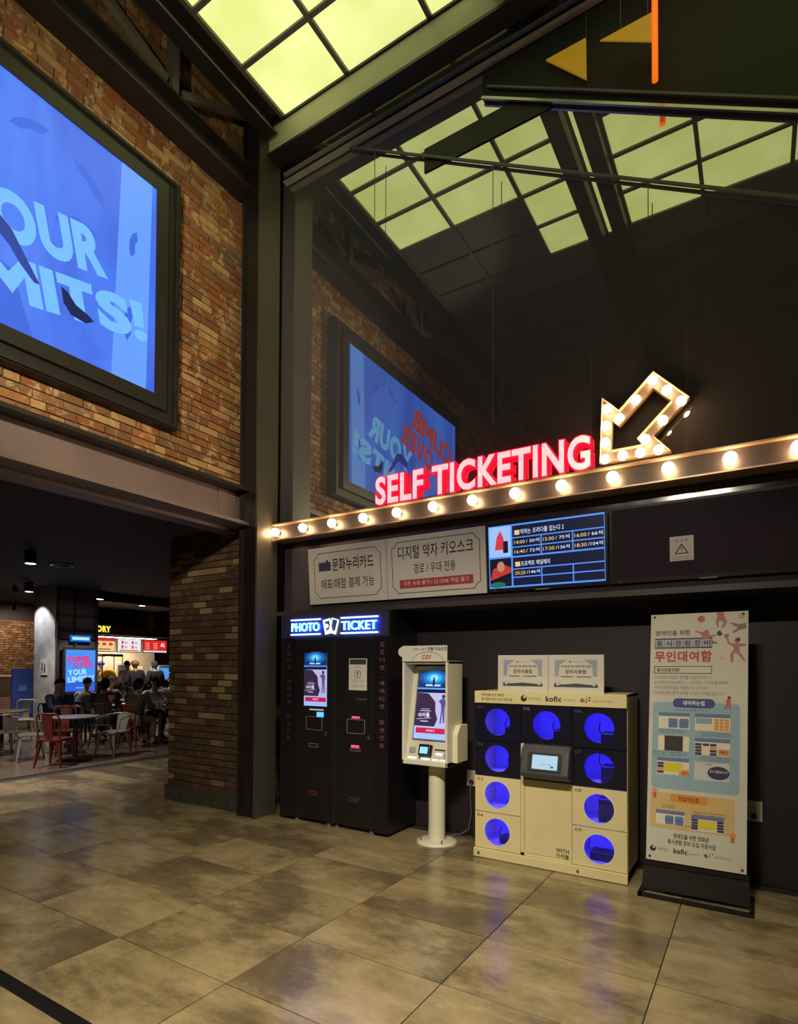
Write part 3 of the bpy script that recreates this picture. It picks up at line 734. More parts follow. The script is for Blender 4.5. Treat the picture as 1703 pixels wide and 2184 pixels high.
def film_screen(O, U, V, w, h, parent, s=1., parts=True):
    """kiosk picture: blue upper clip, pale poster with a brown cloud and a figure, red button"""
    f = Flat(O, U, V)
    f.rect(0, 0, w, h, glow((150, 170, 236), s), 1)
    top = h*.745
    f.rect(0, top, w, h, glow((20, 50, 100), s), 2)
    for k, c in enumerate(((24, 84, 150), (30, 120, 200), (60, 170, 240), (140, 220, 255))):
        r = (.46-.11*k); f.ell(w*.5, top+h*.17, w*r, h*.115*(1-.2*k), glow(c, s), 3+k, 24)
    f.rect(w*.47, top+h*.05, w*.53, top+h*.15, glow((10, 20, 50), s), 8); f.ell(w*.5, top+h*.165, w*.025, h*.014, glow((10, 20, 50), s), 8)
    f.rect(w*.25, top+h*.045, w*.72, top+h*.07, glow((200, 225, 255), s), 7)
    f.rect(0, top-h*.005, w, top+h*.02, glow((90, 160, 240), s), 9); f.rect(0, top-h*.055, w, top-h*.005, glow((16, 24, 56), s), 9)
    f.rect(0, h*.19, w, top-h*.055, glow((186, 182, 226), s), 3)
    f.poly([(0, h*.19), (w*.62, h*.19), (w*.70, h*.30), (w*.62, h*.42), (w*.60, h*.55), (w*.48, h*.62), (w*.36, h*.68), (0, h*.69)], glow((58, 40, 66), s), 4)
    f.poly([(w*.78, h*.24), (w*.82, h*.24), (w*.84, h*.42), (w*.88, h*.25), (w*.92, h*.25), (w*.90, h*.46), (w*.93, h*.56), (w*.86, h*.62), (w*.78, h*.60), (w*.70, h*.57), (w*.78, h*.52), (w*.80, h*.44)], glow((90, 78, 130), s), 5)
    f.ell(w*.84, h*.64, w*.05, h*.028, glow((60, 44, 80), s), 6)
    f.text('아이돌', w*.10, h*.315, w*.46, h*.07, glow((240, 240, 255), s), .02, 6, rot=.06)
    f.line([(w*.06, h*.29), (w*.50, h*.315)], h*.006, glow((240, 240, 255), s), 6)
    f.rect(w*.14, h*.41, w*.48, h*.425, glow((170, 170, 220), s), 6); f.rect(w*.18, h*.44, w*.44, h*.45, glow((170, 170, 220), s), 6); f.rect(w*.18, h*.255, w*.42, h*.27, glow((200, 200, 240), s), 6)
    f.rect(0, 0, w, h*.19, glow((160, 190, 250), s), 4); f.rect(w*.06, h*.085, w*.96, h*.165, glow((200, 30, 70), s), 5)
    f.text('시작하기', w*.38, h*.105, w*.64, h*.04, glow((255, 220, 230), s), .01, 6)
    return f.build('screen_picture', parent)
s1 = MB().box(-3.965, -3.645, PY-.004, PY+.004, 1.185, 1.74).build('screen', BLACK, d1)
film_screen((-3.955, PY-.0045, 1.193), (1, 0, 0), (0, 0, 1), .30, .537, d1)
MAG = ink((110, 104, 108)); PINKT = ink((120, 76, 86)); ORT = ink((110, 52, 34))
def ring_slot(parent, x0, x1, z0, z1, mt, w=.006):
    m_ = MB()
    m_.box(x0, x1, PY-.006, PY, z0, z0+w).box(x0, x1, PY-.006, PY, z1-w, z1).box(x0, x0+w, PY-.006, PY, z0, z1).box(x1-w, x1, PY-.006, PY, z0, z1)
    return m_.build('slot_frame', mt, parent)
TRIM = mat('grey_trim', (140, 136, 140), .4, .3, .05)
ring_slot(d1, -3.928, -3.715, .95, 1.089, MAG); ring_slot(d1, -3.888, -3.765, .776, .814, TRIM)
MB().box(-3.88, -3.70, PY-.006, PY, 1.150, 1.165).build('indicator_strip', mat('lamp_strip', (180, 180, 190), .4, noise=0, emit=(200, 200, 220), strength=.4), d1)
MB().box(-3.784, -3.70, PY-.008, PY, 1.085, 1.135).build('reader_lamp', glow((90, 170, 255), 1.8), d1)
ring_slot(d2, -3.404, -3.19, .946, 1.086, TRIM); ring_slot(d2, -3.365, -3.239, .777, .806, TRIM)
REDL = glow((255, 60, 90), 2.5)
MB().box(-3.345, -3.251, PY-.008, PY, 1.094, 1.114).build('red_lamp', REDL, d2, .004)
MB().box(-3.351, -3.256, PY-.008, PY, .812, .836).build('red_lamp', REDL, d2, .004)
for d_, xx in ((d1, -3.668), (d2, -3.145)):
    MB().box(xx-.012, xx+.012, PY-.008, PY, .90, .925).cyl((xx, PY-.01, .935), (xx, PY, .935), .008, n=8).build('lock', CHROME, d_)
pp = MB().box(-3.385, -3.17, PY-.003, PY, 1.366, 1.674).build('notice_paper', WHITE, d2)
f = Flat((-3.385, PY-.0032, 1.366), (1, 0, 0), (0, 0, 1))
f.rect(.01, .25, .205, .30, ink((60, 56, 66)), 1); f.text('점 검 중', .075, .215, .14, .022, GRY)
f.line([(.1075+.037*math.cos(a*.3927), .155+.037*math.sin(a*.3927)) for a in range(16)], .005, K1, 1, True); f.text('!', .1, .132, .115, .045, K1, .02)
for k, v in enumerate((.095, .078, .045, .03)): f.text('고객님 불편을 드려 죄송합니다', .03, v, .19, .01, GRY)
f.build('printed_lettering', pp)
f = Flat((0, PY-.0005, 0), (1, 0, 0), (0, 0, 1))
f.text('CGV', -3.905, .285, -3.78, .05, ORT, .02, 1, shear=.15)
f.build('printed_logo', d1)
f = Flat((0, PY-.0005, 0), (1, 0, 0), (0, 0, 1))
f.text('CGV', -3.38, .285, -3.255, .05, ORT, .02, 1, shear=.15)
f.build('printed_logo', d2)
f = Flat((0, PY-.0005, 0), (1, 0, 0), (0, 0, 1)); f.text('CGV', -3.30, 1.27, -3.17, .02, MAG, .0, 1); f.build('printed_logo', d2)
def vtext(chars, xc, z1, z0, wch, mt):
    n = len(chars); st = (z1-z0)/n
    for i, c in enumerate(chars):
        if c == ' ': continue
        f = Flat((0, PY-.0005, 0), (1, 0, 0), (0, 0, 1)); f.text(c, xc-(wch/2 if c != '·' else .006), z1-(i+.85)*st, xc+(wch/2 if c != '·' else .006), st*(.62 if c != '·' else .12), mt, .008, 1)
        f.build('printed_letter', pt)
vtext('포토티켓·예매티켓 발권전용', -2.997, 1.845, .82, .055, PINKT)
vtext('포토티켓·예매티켓 발권전용', -4.17, 1.845, .82, .055, ink((70, 50, 64)))
# neon sign
ns = thing('neon_sign', 'blue-white neon PHOTO TICKET sign with two ticket cards', 'sign', (-3.58, PY, 1.91))
NEONB = glow((190, 226, 255), 2.2)
NEONS = glow((20, 70, 255), 26.)
def solid_flat(fn, depth, mt, name, parent, y):
    f = Flat((0, y, 0), (1, 0, 0), (0, 0, 1)); fn(f)
    pts = [Vector(v) for v in f.mb.v]; fs = f.mb.f; n = len(pts); o = MB(); o.add(pts, [x[:] for x in fs], mt); ed = {}
    for q in fs:
        for a, b__ in zip(q, q[1:]+q[:1]):
            if (b__, a) in ed: del ed[(b__, a)]
            else: ed[(a, b__)] = 1
    o.add(pts+[p+Vector((0, depth, 0)) for p in pts], [(b__, a, a+n, b__+n) for a, b__ in ed], NEONS)
    return o.build(name, mt, parent)
yN = PY-.03
solid_flat(lambda f: f.text('PHOTO', -4.118, 1.952, -3.745, .09, NEONB, .018, 0, res=4), .02, NEONB, 'letters', ns, yN)
solid_flat(lambda f: f.text('TICKET', -3.465, 1.950, -3.045, .09, NEONB, .018, 0, res=4), .02, NEONB, 'letters', ns, yN)
for a, b_ in ((-4.13, -3.735), (-3.475, -3.035)):
    for zz in (2.072, 1.922):
        q_ = MB().cyl((a, yN+.01, zz), (b_, yN+.01, zz), .009, n=8).build('neon_tube', NEONB, ns)
        MB().cyl((a, yN+.022, zz), (b_, yN+.022, zz), .004, n=6).build('halo_strip', NEONS, q_)  # blue strip added behind each tube to throw a halo on the panel
def card(cx, cz, a, w, h):
    q = [(-w, -h), (w, -h), (w, h), (-w, h)]
    return [Vector((cx+x*math.cos(a)-z*math.sin(a), yN+.01, cz+x*math.sin(a)+z*math.cos(a))) for x, z in q]
for k, (cx, a) in enumerate(((-3.645, .22), (-3.56, -.28))):
    q = card(cx, 1.995, a, .045, .075); q2 = card(cx, 2.005, a, .033, .045 if k == 0 else .055); m_ = MB()
    for i in range(4):
        m_.prism([q[i], q[(i+1) % 4], q2[(i+1) % 4], q2[i]], (0, .012, 0))
    o = m_.build('ticket_card', NEONB, ns); o.location.y -= .008*k
    if k == 0:
        MB().cyl((cx-.01, yN+.008, 2.0), (cx-.01, yN+.018, 2.0), .022, n=14).build('card_dot', NEONB, o)
for xx in (-4.05, -3.8, -3.4, -3.1): MB().cyl((xx, yN+.01, 1.99), (xx, PY, 1.99), .005, n=6).build('standoff', STEELB, ns)

# ================================================================== senior kiosk on a post
kx0, kx1, ky = -2.745, -2.283, 4.45
ks = thing('ticket_kiosk', 'cream ticket kiosk with lit touchscreen on a round post', 'kiosk', (-2.5, 4.67, 0))
MB().lathe((-2.5, 4.67, 0), [(.185, 0), (.185, .012), (.16, .02), (.085, .024)], 32).build('base_plate', CREAMW, ks)
for a in range(4):
    an = math.pi/4+a*math.pi/2
    MB().cyl((-2.5+.15*math.cos(an), 4.67+.15*math.sin(an), .018), (-2.5+.15*math.cos(an), 4.67+.15*math.sin(an), .05), .007, n=8).build('bolt', CHROME, ks)
MB().cyl((-2.5, 4.67, .02), (-2.5, 4.67, .75), .077, n=28).build('post', CREAMW, ks)
# housing: open-front box with a sloped floor
h_ = MB()
t_ = .022; yb_ = 4.76
h_.box(kx0, kx0+t_, ky, yb_, .72, 1.65).box(kx1-t_, kx1, ky, yb_, .72, 1.65).box(kx0, kx1, ky+.02, yb_, 1.62, 1.65).box(kx0, kx1, ky, yb_, .72, .765).box(kx0, kx1, yb_-.02, yb_, .72, 1.65)
h_.build('housing', CREAMW, ks, .006)
MB().prism([Vector((kx1, ky+.10, .75)), Vector((kx1, yb_, .75)), Vector((kx1, yb_, 1.08)), Vector((kx1, ky+.16, 1.08)), Vector((kx1, ky+.10, 1.0))], (.05, 0, 0)).build('side_box', CREAMW, ks, .005)
ips = [Vector((kx0+t_, ky+.02, .765)), Vector((kx0+t_, ky+.07, .925)), Vector((kx0+t_, ky+.19, 1.60)), Vector((kx0+t_, yb_-.02, 1.60)), Vector((kx0+t_, yb_-.02, .765))]
MB().prism(ips, (kx1-kx0-2*t_, 0, 0)).build('inner_panel', mat('kiosk_inner', (200, 198, 188), .5, 0, .03), ks)
Us = Vector((1, 0, 0)); Vs = Vector((0, .12, .675)).normalized(); Ns = Us.cross(Vs)
O = Vector((-2.672, ky+.07, .935))+Ns*.001
MB().prism([O, O+Us*.352, O+Us*.352+Vs*.63, O+Vs*.63], Ns*.008).build('screen_frame', mat('screen_frame', (120, 122, 124), .4, .2, .05), ks)
film_screen(O+Us*.012+Vs*.012+Ns*.009, Us, Vs, .328, .606, ks, 1.15)
# shelf fittings
Vf = Vector((0, .05, .16)).normalized(); Nf = Us.cross(Vf); Of = Vector((kx0+t_, ky+.02, .765))
def onshelf(u, v, w, h, d, name, mt, bev=.004):
    q = Of+Us*u+Vf*v
    return MB().prism([q, q+Us*w, q+Us*w+Vf*h, q+Vf*h], Nf*d).build(name, mt, ks, bev)
cr = onshelf(.16, .035, .11, .10, .06, 'card_reader', BLACKP)
q = Of+Us*.175+Vf*.05+Nf*.062
f = Flat(q, Us, Vf); f.rect(0, 0, .08, .06, glow((150, 205, 255), 1.3), 0); f.build('reader_screen', cr)
onshelf(.29, .02, .12, .14, .035, 'scanner_box', mat('kiosk_inner', (200, 198, 188)))
onshelf(.31, .09, .10, .012, .037, 'card_slot', BLACK, 0)
onshelf(.04, .06, .06, .05, .012, 'coin_plate', mat('grey_plate', (150, 150, 146), .5))
LS = glow((245, 248, 250), 1.5)
for u, w_ in ((.03, .09), (.165, .09), (.28, .06), (.35, .06)): onshelf(u, .006, w_, .016, .006, 'light_strip', LS, .002)
onshelf(.325, .05, .065, .018, .04, 'light_strip', LS, .002)
# header sign
hd = MB().box(-2.738, -2.281, ky-.012, ky-.002, 1.645, 1.785).build('header_sign', mat('header_white', (206, 206, 202), .5, 0, .03), ks)
MB().cyl((-2.735, ky-.013, 1.73), (-2.735, ky-.003, 1.73), .045, n=20).build('header_bubble', MATS['header_white'], ks)
f = Flat((-2.738, ky-.0125, 1.645), (1, 0, 0), (0, 0, 1))
f.text('장애인 / 고령자', .12, .095, .25, .024, K1, .0, 2); f.text('전용 키오스크', .265, .092, .452, .036, K1, .02, 2)
f.line([(.11+.155*(1+math.cos(math.pi-a*math.pi/14)), .0+.082*math.sin(a*math.pi/14)) for a in range(15)], .005, GRY, 1)
f.text('CGV', .205, .018, .30, .04, ink((190, 44, 50)), .03, 2, shear=.15)
f.build('printed_lettering', hd)

# ================================================================== rental locker
LY = 4.50
lk = thing('rental_locker', 'cream and navy rental locker with nine blue-lit round windows', 'locker', (-1.43, 4.74, 0))
X0, X1, X2, X3 = -2.043, -1.637, -1.226, -.820
ZR_ = [1.293, .980, .685, .383, .079]
dp = 4.955
lb = MB()
lb.box(X0, X0+.012, LY+.02, dp, .03, 1.395).box(X3-.012, X3, LY+.02, dp, .03, 1.395).box(X0, X3, LY+.02, dp, 1.378, 1.395).box(X0, X3, dp-.012, dp, .03, 1.395).box(X0, X3, LY+.02, dp, .03, .075)
lb.build('carcass', CREAM, lk)
MB().box(X0, X3, LY-.012, LY+.02, 1.295, 1.396).build('header', CREAM, lk, .003)
MB().box(X0-.004, X3+.004, LY-.02, LY+.02, .005, .077).build('bottom_rail', CREAM, lk, .003)
for xx in (X0+.05, X3-.05):
    for yy in (LY+.06, dp-.06): MB().cyl((xx, yy, 0), (xx, yy, .03), .03, n=12).build('foot', BLACK, lk)
for xx in (X0+.045, X2+.05): MB().cyl((xx, LY-.03, .042), (xx, LY-.02, .042), .011, n=12).build('lock', CHROME, lk)
INNER = mat('locker_inside', (170, 170, 185), .6, 0, .05)
BLUEL = mat('blue_led', (40, 40, 255), .4, noise=0, emit=(58, 46, 255), strength=170)
DEV = mat('device_black', (14, 14, 18), .4, 0, .1)
def locker_cell(num, xa, xb, za, zb, cx, cz, doormat, numcol):
    g = .003
    m_ = MB(); R_ = .113; n = 40
    xa2, xb2, za2, zb2 = xa+g, xb-g, za+g, zb-g
    out = []
    for i in range(n):
        a = 2*math.pi*i/n+math.pi/4; c, s_ = math.cos(a), math.sin(a)
        tx = ((xb2 if c > 0 else xa2)-cx)/c if abs(c) > 1e-6 else 1e9
        tz = ((zb2 if s_ > 0 else za2)-cz)/s_ if abs(s_) > 1e-6 else 1e9
        k = min(tx, tz); out.append((cx+c*k, cz+s_*k, cx+c*R_, cz+s_*R_))
    # exact corners
    for X_, Z_ in ((xa2, za2), (xb2, za2), (xb2, zb2), (xa2, zb2)):
        i = min(range(n), key=lambda i: (out[i][0]-X_)**2+(out[i][1]-Z_)**2); out[i] = (X_, Z_, out[i][2], out[i][3])
    vs = [(o[0], LY, o[1]) for o in out]+[(o[2], LY, o[3]) for o in out]+[(o[0], LY+.018, o[1]) for o in out]+[(o[2], LY+.018, o[3]) for o in out]
    fs = []
    for i in range(n):
        j = (i+1) % n
        fs += [(i, j, n+j, n+i), (2*n+j, 2*n+i, 3*n+i, 3*n+j), (n+i, n+j, 3*n+j, 3*n+i), (j, i, 2*n+i, 2*n+j)]
    m_.add(vs, fs)
    d_ = m_.build('door', doormat, lk)
    rg = MB()
    rv = [(cx+(R_+e)*math.cos(2*math.pi*i/n), y, cz+(R_+e)*math.sin(2*math.pi*i/n)) for e, y in ((.007, LY-.0015), (-.003, LY-.0015)) for i in range(n)]
    if doormat is CREAM: MB().add(rv, [(i, (i+1) % n, n+(i+1) % n, n+i) for i in range(n)]).build('window_rim', mat('rim_white', (214, 208, 190), .5), d_)
    MB().cyl((cx, LY+.008, cz), (cx, LY+.011, cz), R_, n=n).build('window_pane', PANE, d_)
    # compartment interior
    b_ = MB(); e = .006; y1 = dp-.02
    b_.add([(xa+e, LY+.02, za+e), (xb-e, LY+.02, za+e), (xb-e, LY+.02, zb-e), (xa+e, LY+.02, zb-e), (xa+e, y1, za+e), (xb-e, y1, za+e), (xb-e, y1, zb-e), (xa+e, y1, zb-e)],
           [(4, 5, 6, 7), (0, 1, 5, 4), (3, 7, 6, 2), (0, 4, 7, 3), (1, 2, 6, 5)])
    b_.build('compartment', INNER, lk)
    MB().box(xa+.03, xb-.03, LY+.03, LY+.045, zb-.022, zb-.012).build('led_strip', BLUEL, lk)
    f = Flat((xa, LY-.0003, zb), (1, 0, 0), (0, 0, 1)); f.text(num, .022, -.045, .075, .026, numcol, .015, 1); f.build('number', d_)
    return d_
NUMN = ink((70, 70, 92)); NUMC = ink((120, 108, 84))
rng = random.Random(3)
def device(num, x, z0, w, h):
    t = thing('rental_device', 'black charging device in the %s locker window' % {'01': 'top left', '02': 'second left', '03': 'third left', '04': 'bottom left', '05': 'top centre', '06': 'top right', '07': 'second right', '08': 'third right', '09': 'bottom right'}[num], 'device', (x, 4.72, z0), 0, 'devices inside the locker')
    MB().box(x-w/2, x+w/2, 4.66, 4.80, z0, z0+h).build('case', DEV, t, .01)
    MB().box(x-w/2+.02, x+w/2-.02, 4.652, 4.66, z0+h*.3, z0+h*.75).build('face', BLACKP, t)
    MB().tube([(x-w/2, 4.72, z0+h*.8), (x-w/2-.03, 4.74, z0+h*1.1), (x-w/2-.04, 4.82, z0+h*1.6)], .004).build('cable', DEV, t)
for k, (num, nc) in enumerate((('01', 0), ('02', 0), ('03', 1), ('04', 1))):
    locker_cell(num, X0, X1, ZR_[k+1], ZR_[k], -1.842, (.228, .535, .836, 1.139)[3-k], CREAM if nc else NAVY, NUMC if nc else NUMN)
locker_cell('05', X1, X2, ZR_[1], ZR_[0], -1.427, 1.137, NAVY, ink((110, 108, 130)))
for k, (num, nc) in enumerate((('06', 0), ('07', 0), ('08', 1), ('09', 1))):
    locker_cell(num, X2, X3, ZR_[k+1], ZR_[k], -1.023, (.226, .531, .835, 1.138)[3-k], CREAM if nc else NAVY, NUMC if nc else NUMN)
for num, x, z, w_, h in (('01', -1.76, .986, .16, .10), ('02', -1.745, .691, .13, .15), ('03', -1.72, .389, .15, .22), ('04', -1.79, .085, .2, .06), ('05', -1.35, .986, .14, .10), ('06', -.945, .986, .2, .10), ('07', -.945, .691, .2, .14), ('08', -.955, .389, .22, .19), ('09', -1.0, .085, .26, .07)):
    device(num, x, z, w_, h)
# centre: frame, cover door, console
MB().box(X1, X1+.028, LY, LY+.03, .079, .98).build('centre_stile', CREAM, lk)
MB().box(X1, X2, LY+.0, LY+.03, .079, .10).build('centre_stile', CREAM, lk)
cdn = MB().box(X1+.030, X2-.002, LY+.006, LY+.03, .102, .69).build('centre_door', CREAM, lk, .002)
MB().box(X1+.028, X2, LY+.01, LY+.03, .69, .98).build('console_backing', NAVY, lk)
f = Flat((0, LY+.0055, 0), (1, 0, 0), (0, 0, 1))
f.text('WITH', -1.352, .150, -1.250, .030, K1, .02, 1); f.text('가치봄', -1.352, .105, -1.250, .036, K1, .02, 1)
f.build('printed_lettering', cdn)
cg = MB().prism([Vector((-1.60, 4.50, .985)), Vector((-1.60, 4.44, .985)), Vector((-1.60, 4.405, .95)), Vector((-1.60, 4.355, .775)), Vector((-1.60, 4.36, .745)), Vector((-1.60, 4.50, .70))], (.385, 0, 0)).build('console', mat('console_grey', (62, 64, 74), .45, 0, .08), lk, .018, 3)
Vc = Vector((0, .05, .175)).normalized(); Nc = Vector((1, 0, 0)).cross(Vc); Oc = Vector((-1.535, 4.3585, .79))
MB().prism([Oc, Oc+Vector((.265, 0, 0)), Oc+Vector((.265, 0, 0))+Vc*.145, Oc+Vc*.145], Nc*.006).build('console_screen', BLACK, cg)
f = Flat(Oc+Nc*.0065, (1, 0, 0), Vc); f.rect(.035, .018, .235, .128, glow((176, 214, 236), 1.), 0)
for k in range(5): f.rect(.11+.018*k, .05+.008*math.sin(k), .12+.018*k, .055+.008*math.sin(k), glow((120, 130, 160), 1.), 1)
f.ell(.195, .04, .012, .007, glow((60, 70, 110), 1.), 1, 10); f.ell(.175, .055, .008, .008, glow((220, 140, 120), 1.), 1, 10)
f.build('console_picture', cg)
# header print
f = Flat((X0, LY-.0125, 1.295), (1, 0, 0), (0, 0, 1))
f.text('장애인을 위한 영화관', .065, .058, .265, .024, K1, .012, 1); f.text('동시관람 장비 도입 지원사업', .065, .022, .335, .024, K1, .012, 1)
def taeguk(f, u, v, r, mt, bg, l=1):
    f.ell(u, v, r, r, mt, l, 24); f.ell(u+.02*r/.026*.3, v+r*.42, r*.46, r*.42, bg, l+1, 16); f.ell(u-r*.42, v-r*.1, r*.46, r*.42, mt, l+2, 16)
taeguk(f, .435, .05, .026, K1, CREAM)
f.text('복권위원회', .475, .038, .575, .022, GRY, 0, 1); f.text('kofic', .615, .03, .74, .045, K1, .03, 1); f.text('영화진흥위원회', .75, .04, .85, .016, GRY, 0, 1)
f.text('시청자미디어재단', .975, .036, 1.125, .02, GRY, .004, 1)
f.line([(.915, .05), (.90, .062), (.888, .05), (.897, .038), (.915, .044)], .007, K1, 1); f.line([(.93, .07), (.935, .04), (.925, .03)], .006, ink((150, 70, 50)), 1); f.ell(.955, .07, .008, .008, ink((150, 70, 50)), 1, 10); f.line([(.945, .052), (.962, .05)], .006, K1, 1)
f.build('printed_lettering', lk)
# two small posters on top of the locker
for k, xa in enumerate((-1.860, -1.427)):
    t = thing('small_poster', ['left', 'right'][k]+' of the two small white instruction posters on top of the locker', 'poster', (xa, 4.56, 1.396), 0, 'instruction posters on the locker')
    MB().box(xa, xa+.43, 4.56, 4.57, 1.396, 1.697).build('board', mat('poster_white', (196, 192, 186), .5, 0, .03), t)
    f = Flat((xa, 4.5598, 1.396), (1, 0, 0), (0, 0, 1)); PB = ink((142, 152, 176)); PD = ink((60, 70, 74))
    f.poly([(.05, .13), (.08, .13), (.09, .22), (.14, .255), (.15, .262), (.05, .262)], PB, 1); f.poly([(.38, .13), (.35, .13), (.34, .22), (.29, .255), (.28, .262), (.38, .262)], PB, 1)
    f.text('시청자미디어재단', .19, .24, .27, .01, GRY, 0, 2); f.line([(.165, .243), (.175, .25), (.18, .24)], .005, K1, 2)
    f.text('장애인을 위한 영화관 동시관람', .10, .2, .335, .018, K2, .01, 2); f.text('장비사용법', .135, .15, .295, .034, K1, .016, 2)
    f.poly([(.045, .045), (.385, .045), (.385, .06), (.36, .09), (.34, .065), (.22, .075), (.10, .065), (.07, .09), (.045, .07)], PD, 1)
    f.ell(.075, .075, .016, .02, ink((190, 188, 180)), 2, 12); f.ell(.355, .075, .016, .02, ink((190, 188, 180)), 2, 12)
    f.rect(.10, .125, .19, .131, PD, 2); f.rect(.225, .125, .335, .131, PD, 2)
    f.build('printed_lettering', t)

# ================================================================== banner stand
bn = thing('banner_stand', 'tall white instruction banner on a black floor stand', 'banner', (-.37, 4.47, 0))
Ob = Vector((-.686, 4.45, .232)); Ub = Vector((.618, 0, .004)).normalized(); Vv = Vector((.02, .15, 1.756)); BHt = Vv.length; Vv.normalize(); Nb = Ub.cross(Vv); BW = .617
pb = MB().prism([Ob, Ob+Ub*BW, Ob+Ub*BW+Vv*BHt, Ob+Vv*BHt], -Nb*.006).build('banner_panel', mat('banner_white', (196, 194, 184), .5, 0, .03), bn)
SB = mat('stand_black', (11, 10, 11), .5, 0, .1)
fr = MB()
for xx in (-.66, -.09):
    fr.bar((xx, 4.47, .02), (xx+.02, 4.635, 1.9), .025, .02, up=(0, 1, 0))
fr.build('back_frame', SB, bn)
MB().bar((-.70, 4.465, .205), (-.055, 4.465, .215), .02, .03).build('cross_rail', SB, bn)
MB().prism([Vector((-.715, 4.435, .03)), Vector((-.045, 4.445, .03)), Vector((-.055, 4.47, .20)), Vector((-.70, 4.465, .20))], (0, .012, 0)).build('kick_panel', SB, bn)
MB().box(-.725, -.70, 4.335, 4.66, 0, .025).box(-.055, -.028, 4.345, 4.67, 0, .025).box(-.725, -.028, 4.335, 4.365, 0, .025).box(-.725, -.028, 4.64, 4.67, 0, .025).build('foot_frame', SB, bn)
for u, v in ((.025, .025), (BW-.025, .025), (.025, BHt-.02), (BW-.03, BHt-.02)):
    q = Ob+Ub*u+Vv*v
    MB().cyl(q, q+Nb*.006, .008, n=10).build('screw_cap', BLACK, bn)
f = Flat(Ob+Nb*.0005, Ub, Vv, .0006)
T_ = lambda v: BHt-v
NV = ink((44, 42, 74)); CRM = ink((178, 56, 68)); LB = ink((140, 168, 186)); DB = ink((52, 66, 140)); OR = ink((200, 172, 118)); ORD = ink((206, 140, 60)); PK = ink((176, 108, 100)); PKD = ink((186, 90, 84)); YEL = ink((206, 196, 60)); CRP = ink((214, 210, 190)); BTN = ink((96, 118, 170)); ORB = ink((214, 138, 70)); HEAD = ink((98, 112, 160))
f.text('장애인을 위한', .033, T_(.157), .262, .037, NV, .012)
f.rect(.030, T_(.252), .400, T_(.178), NV, 1); f.rect(.033, T_(.243), .397, T_(.187), ink((170, 168, 186)), 2)
for k, c in enumerate('동시관람장비'):
    f.text(c, .042+.0615*k, T_(.238), .082+.0615*k, .044, NV, .02, 3)
    if k: f.rect(.0315+.0613*k-.001, T_(.243), .0315+.0613*k+.001, T_(.187), NV, 3)
f.text('무인대여함', .030, T_(.350), .400, .080, CRM, .03)
f.line([(.031, T_(.432)), (.399, T_(.432)), (.399, T_(.383)), (.031, T_(.383))], .004, K1, 1, True); f.text('동시관람이란?', .048, T_(.424), .198, .03, K1, .016)
for k, (s, u1) in enumerate((('영화관에 상영중인 영화를 시청각장애인이', .395), ('동시관람 장비(AR글라스, 스마트폰, 이어폰)를 활용해', .50), ('자막과 화면해설을 개별적으로 수신하여', .375), ('비장애인들과 함께 관람할 수 있는 방식을 말합니다.', .48))):
    f.text(s, .030, T_(.475+.037*k), u1, .026, GRY, .0)
f.rrect(.025, T_(1.255), .572, T_(.640), .03, LB, 1); f.rrect(.157, T_(.677), .422, T_(.612), .03, DB, 2); f.text('대여하는법', .222, T_(.660), .358, .034, WHI, .025, 3)
f.rrect(.022, T_(1.53), .545, T_(1.285), .012, OR, 1); f.rrect(.150, T_(1.345), .385, T_(1.285), .022, ORD, 2); f.text('반납하는법', .205, T_(1.332), .33, .034, ink((120, 30, 40)), .025, 3)
SM = ink((70, 80, 96))
def small(u, v, w_, lines=1):
    for k in range(lines): f.text('화면에서 원하는 버튼을 선택합니다', u-w_/2, T_(v+.016*k), u+w_/2, .011, SM, .0, 3)
small(.27, .70, .22); small(.15, .845, .16, 2); small(.435, .855, .18, 2); small(.14, 1.005, .22, 2); small(.435, 1.022, .2, 2); small(.14, 1.375, .085, 2); small(.40, 1.40, .2, 2); small(.30, 1.505, .24, 1)
def card_(u, v, w_, h): f.rrect(u, T_(v+h), u+w_, T_(v), .006, CRP, 2); f.rect(u, T_(v+.025), u+w_, T_(v), HEAD, 3)
card_(.065, .715, .2, .115)
for k, s in enumerate(('대여', '반납')): f.rrect(.13+.07*k, T_(.822), .19+.07*k, T_(.755), .008, BTN, 3); f.text(s, .142+.07*k, T_(.80), .178+.07*k, .02, DB, 0, 4)
card_(.30, .715, .215, .118); f.rect(.305, T_(.785), .405, T_(.745), ink((130, 160, 180)), 3)
for i in range(4):
    for j in range(3):
        f.rrect(.42+.031*j, T_(.765+.021*i), .446+.031*j, T_(.748+.021*i), .003, ORB, 3)
f.rrect(.065, T_(.985), .265, T_(.88), .006, CRP, 2); f.rect(.107, T_(.985), .225, T_(.88), ink((48, 44, 48)), 3)
card_(.30, .885, .215, .115)
for i in range(4):
    for j in range(3):
        if (i, j) in ((1, 1), (2, 1), (3, 1)): continue
        f.rrect(.303+.046*j, T_(.937+.021*i), .343+.046*j, T_(.92+.021*i), .002, ink((52, 48, 96)) if (i, j) != (1, 2) else ORB, 3)
f.rect(.445, T_(.995), .512, T_(.955), ORB, 3); f.text('확인', .458, T_(.985), .50, .02, NV, .01, 4)
card_(.062, 1.035, .205, .12)
for i in range(4): f.rrect(.064, T_(1.087+.02*i), .104, T_(1.07+.02*i), .002, ink((52, 48, 96)) if i != 2 else ORB, 3)
f.rect(.105, T_(1.13), .225, T_(1.068), YEL, 4); f.rect(.205, T_(1.155), .267, T_(1.115), ORB, 3); f.text('확인', .222, T_(1.147), .258, .018, NV, .01, 4)
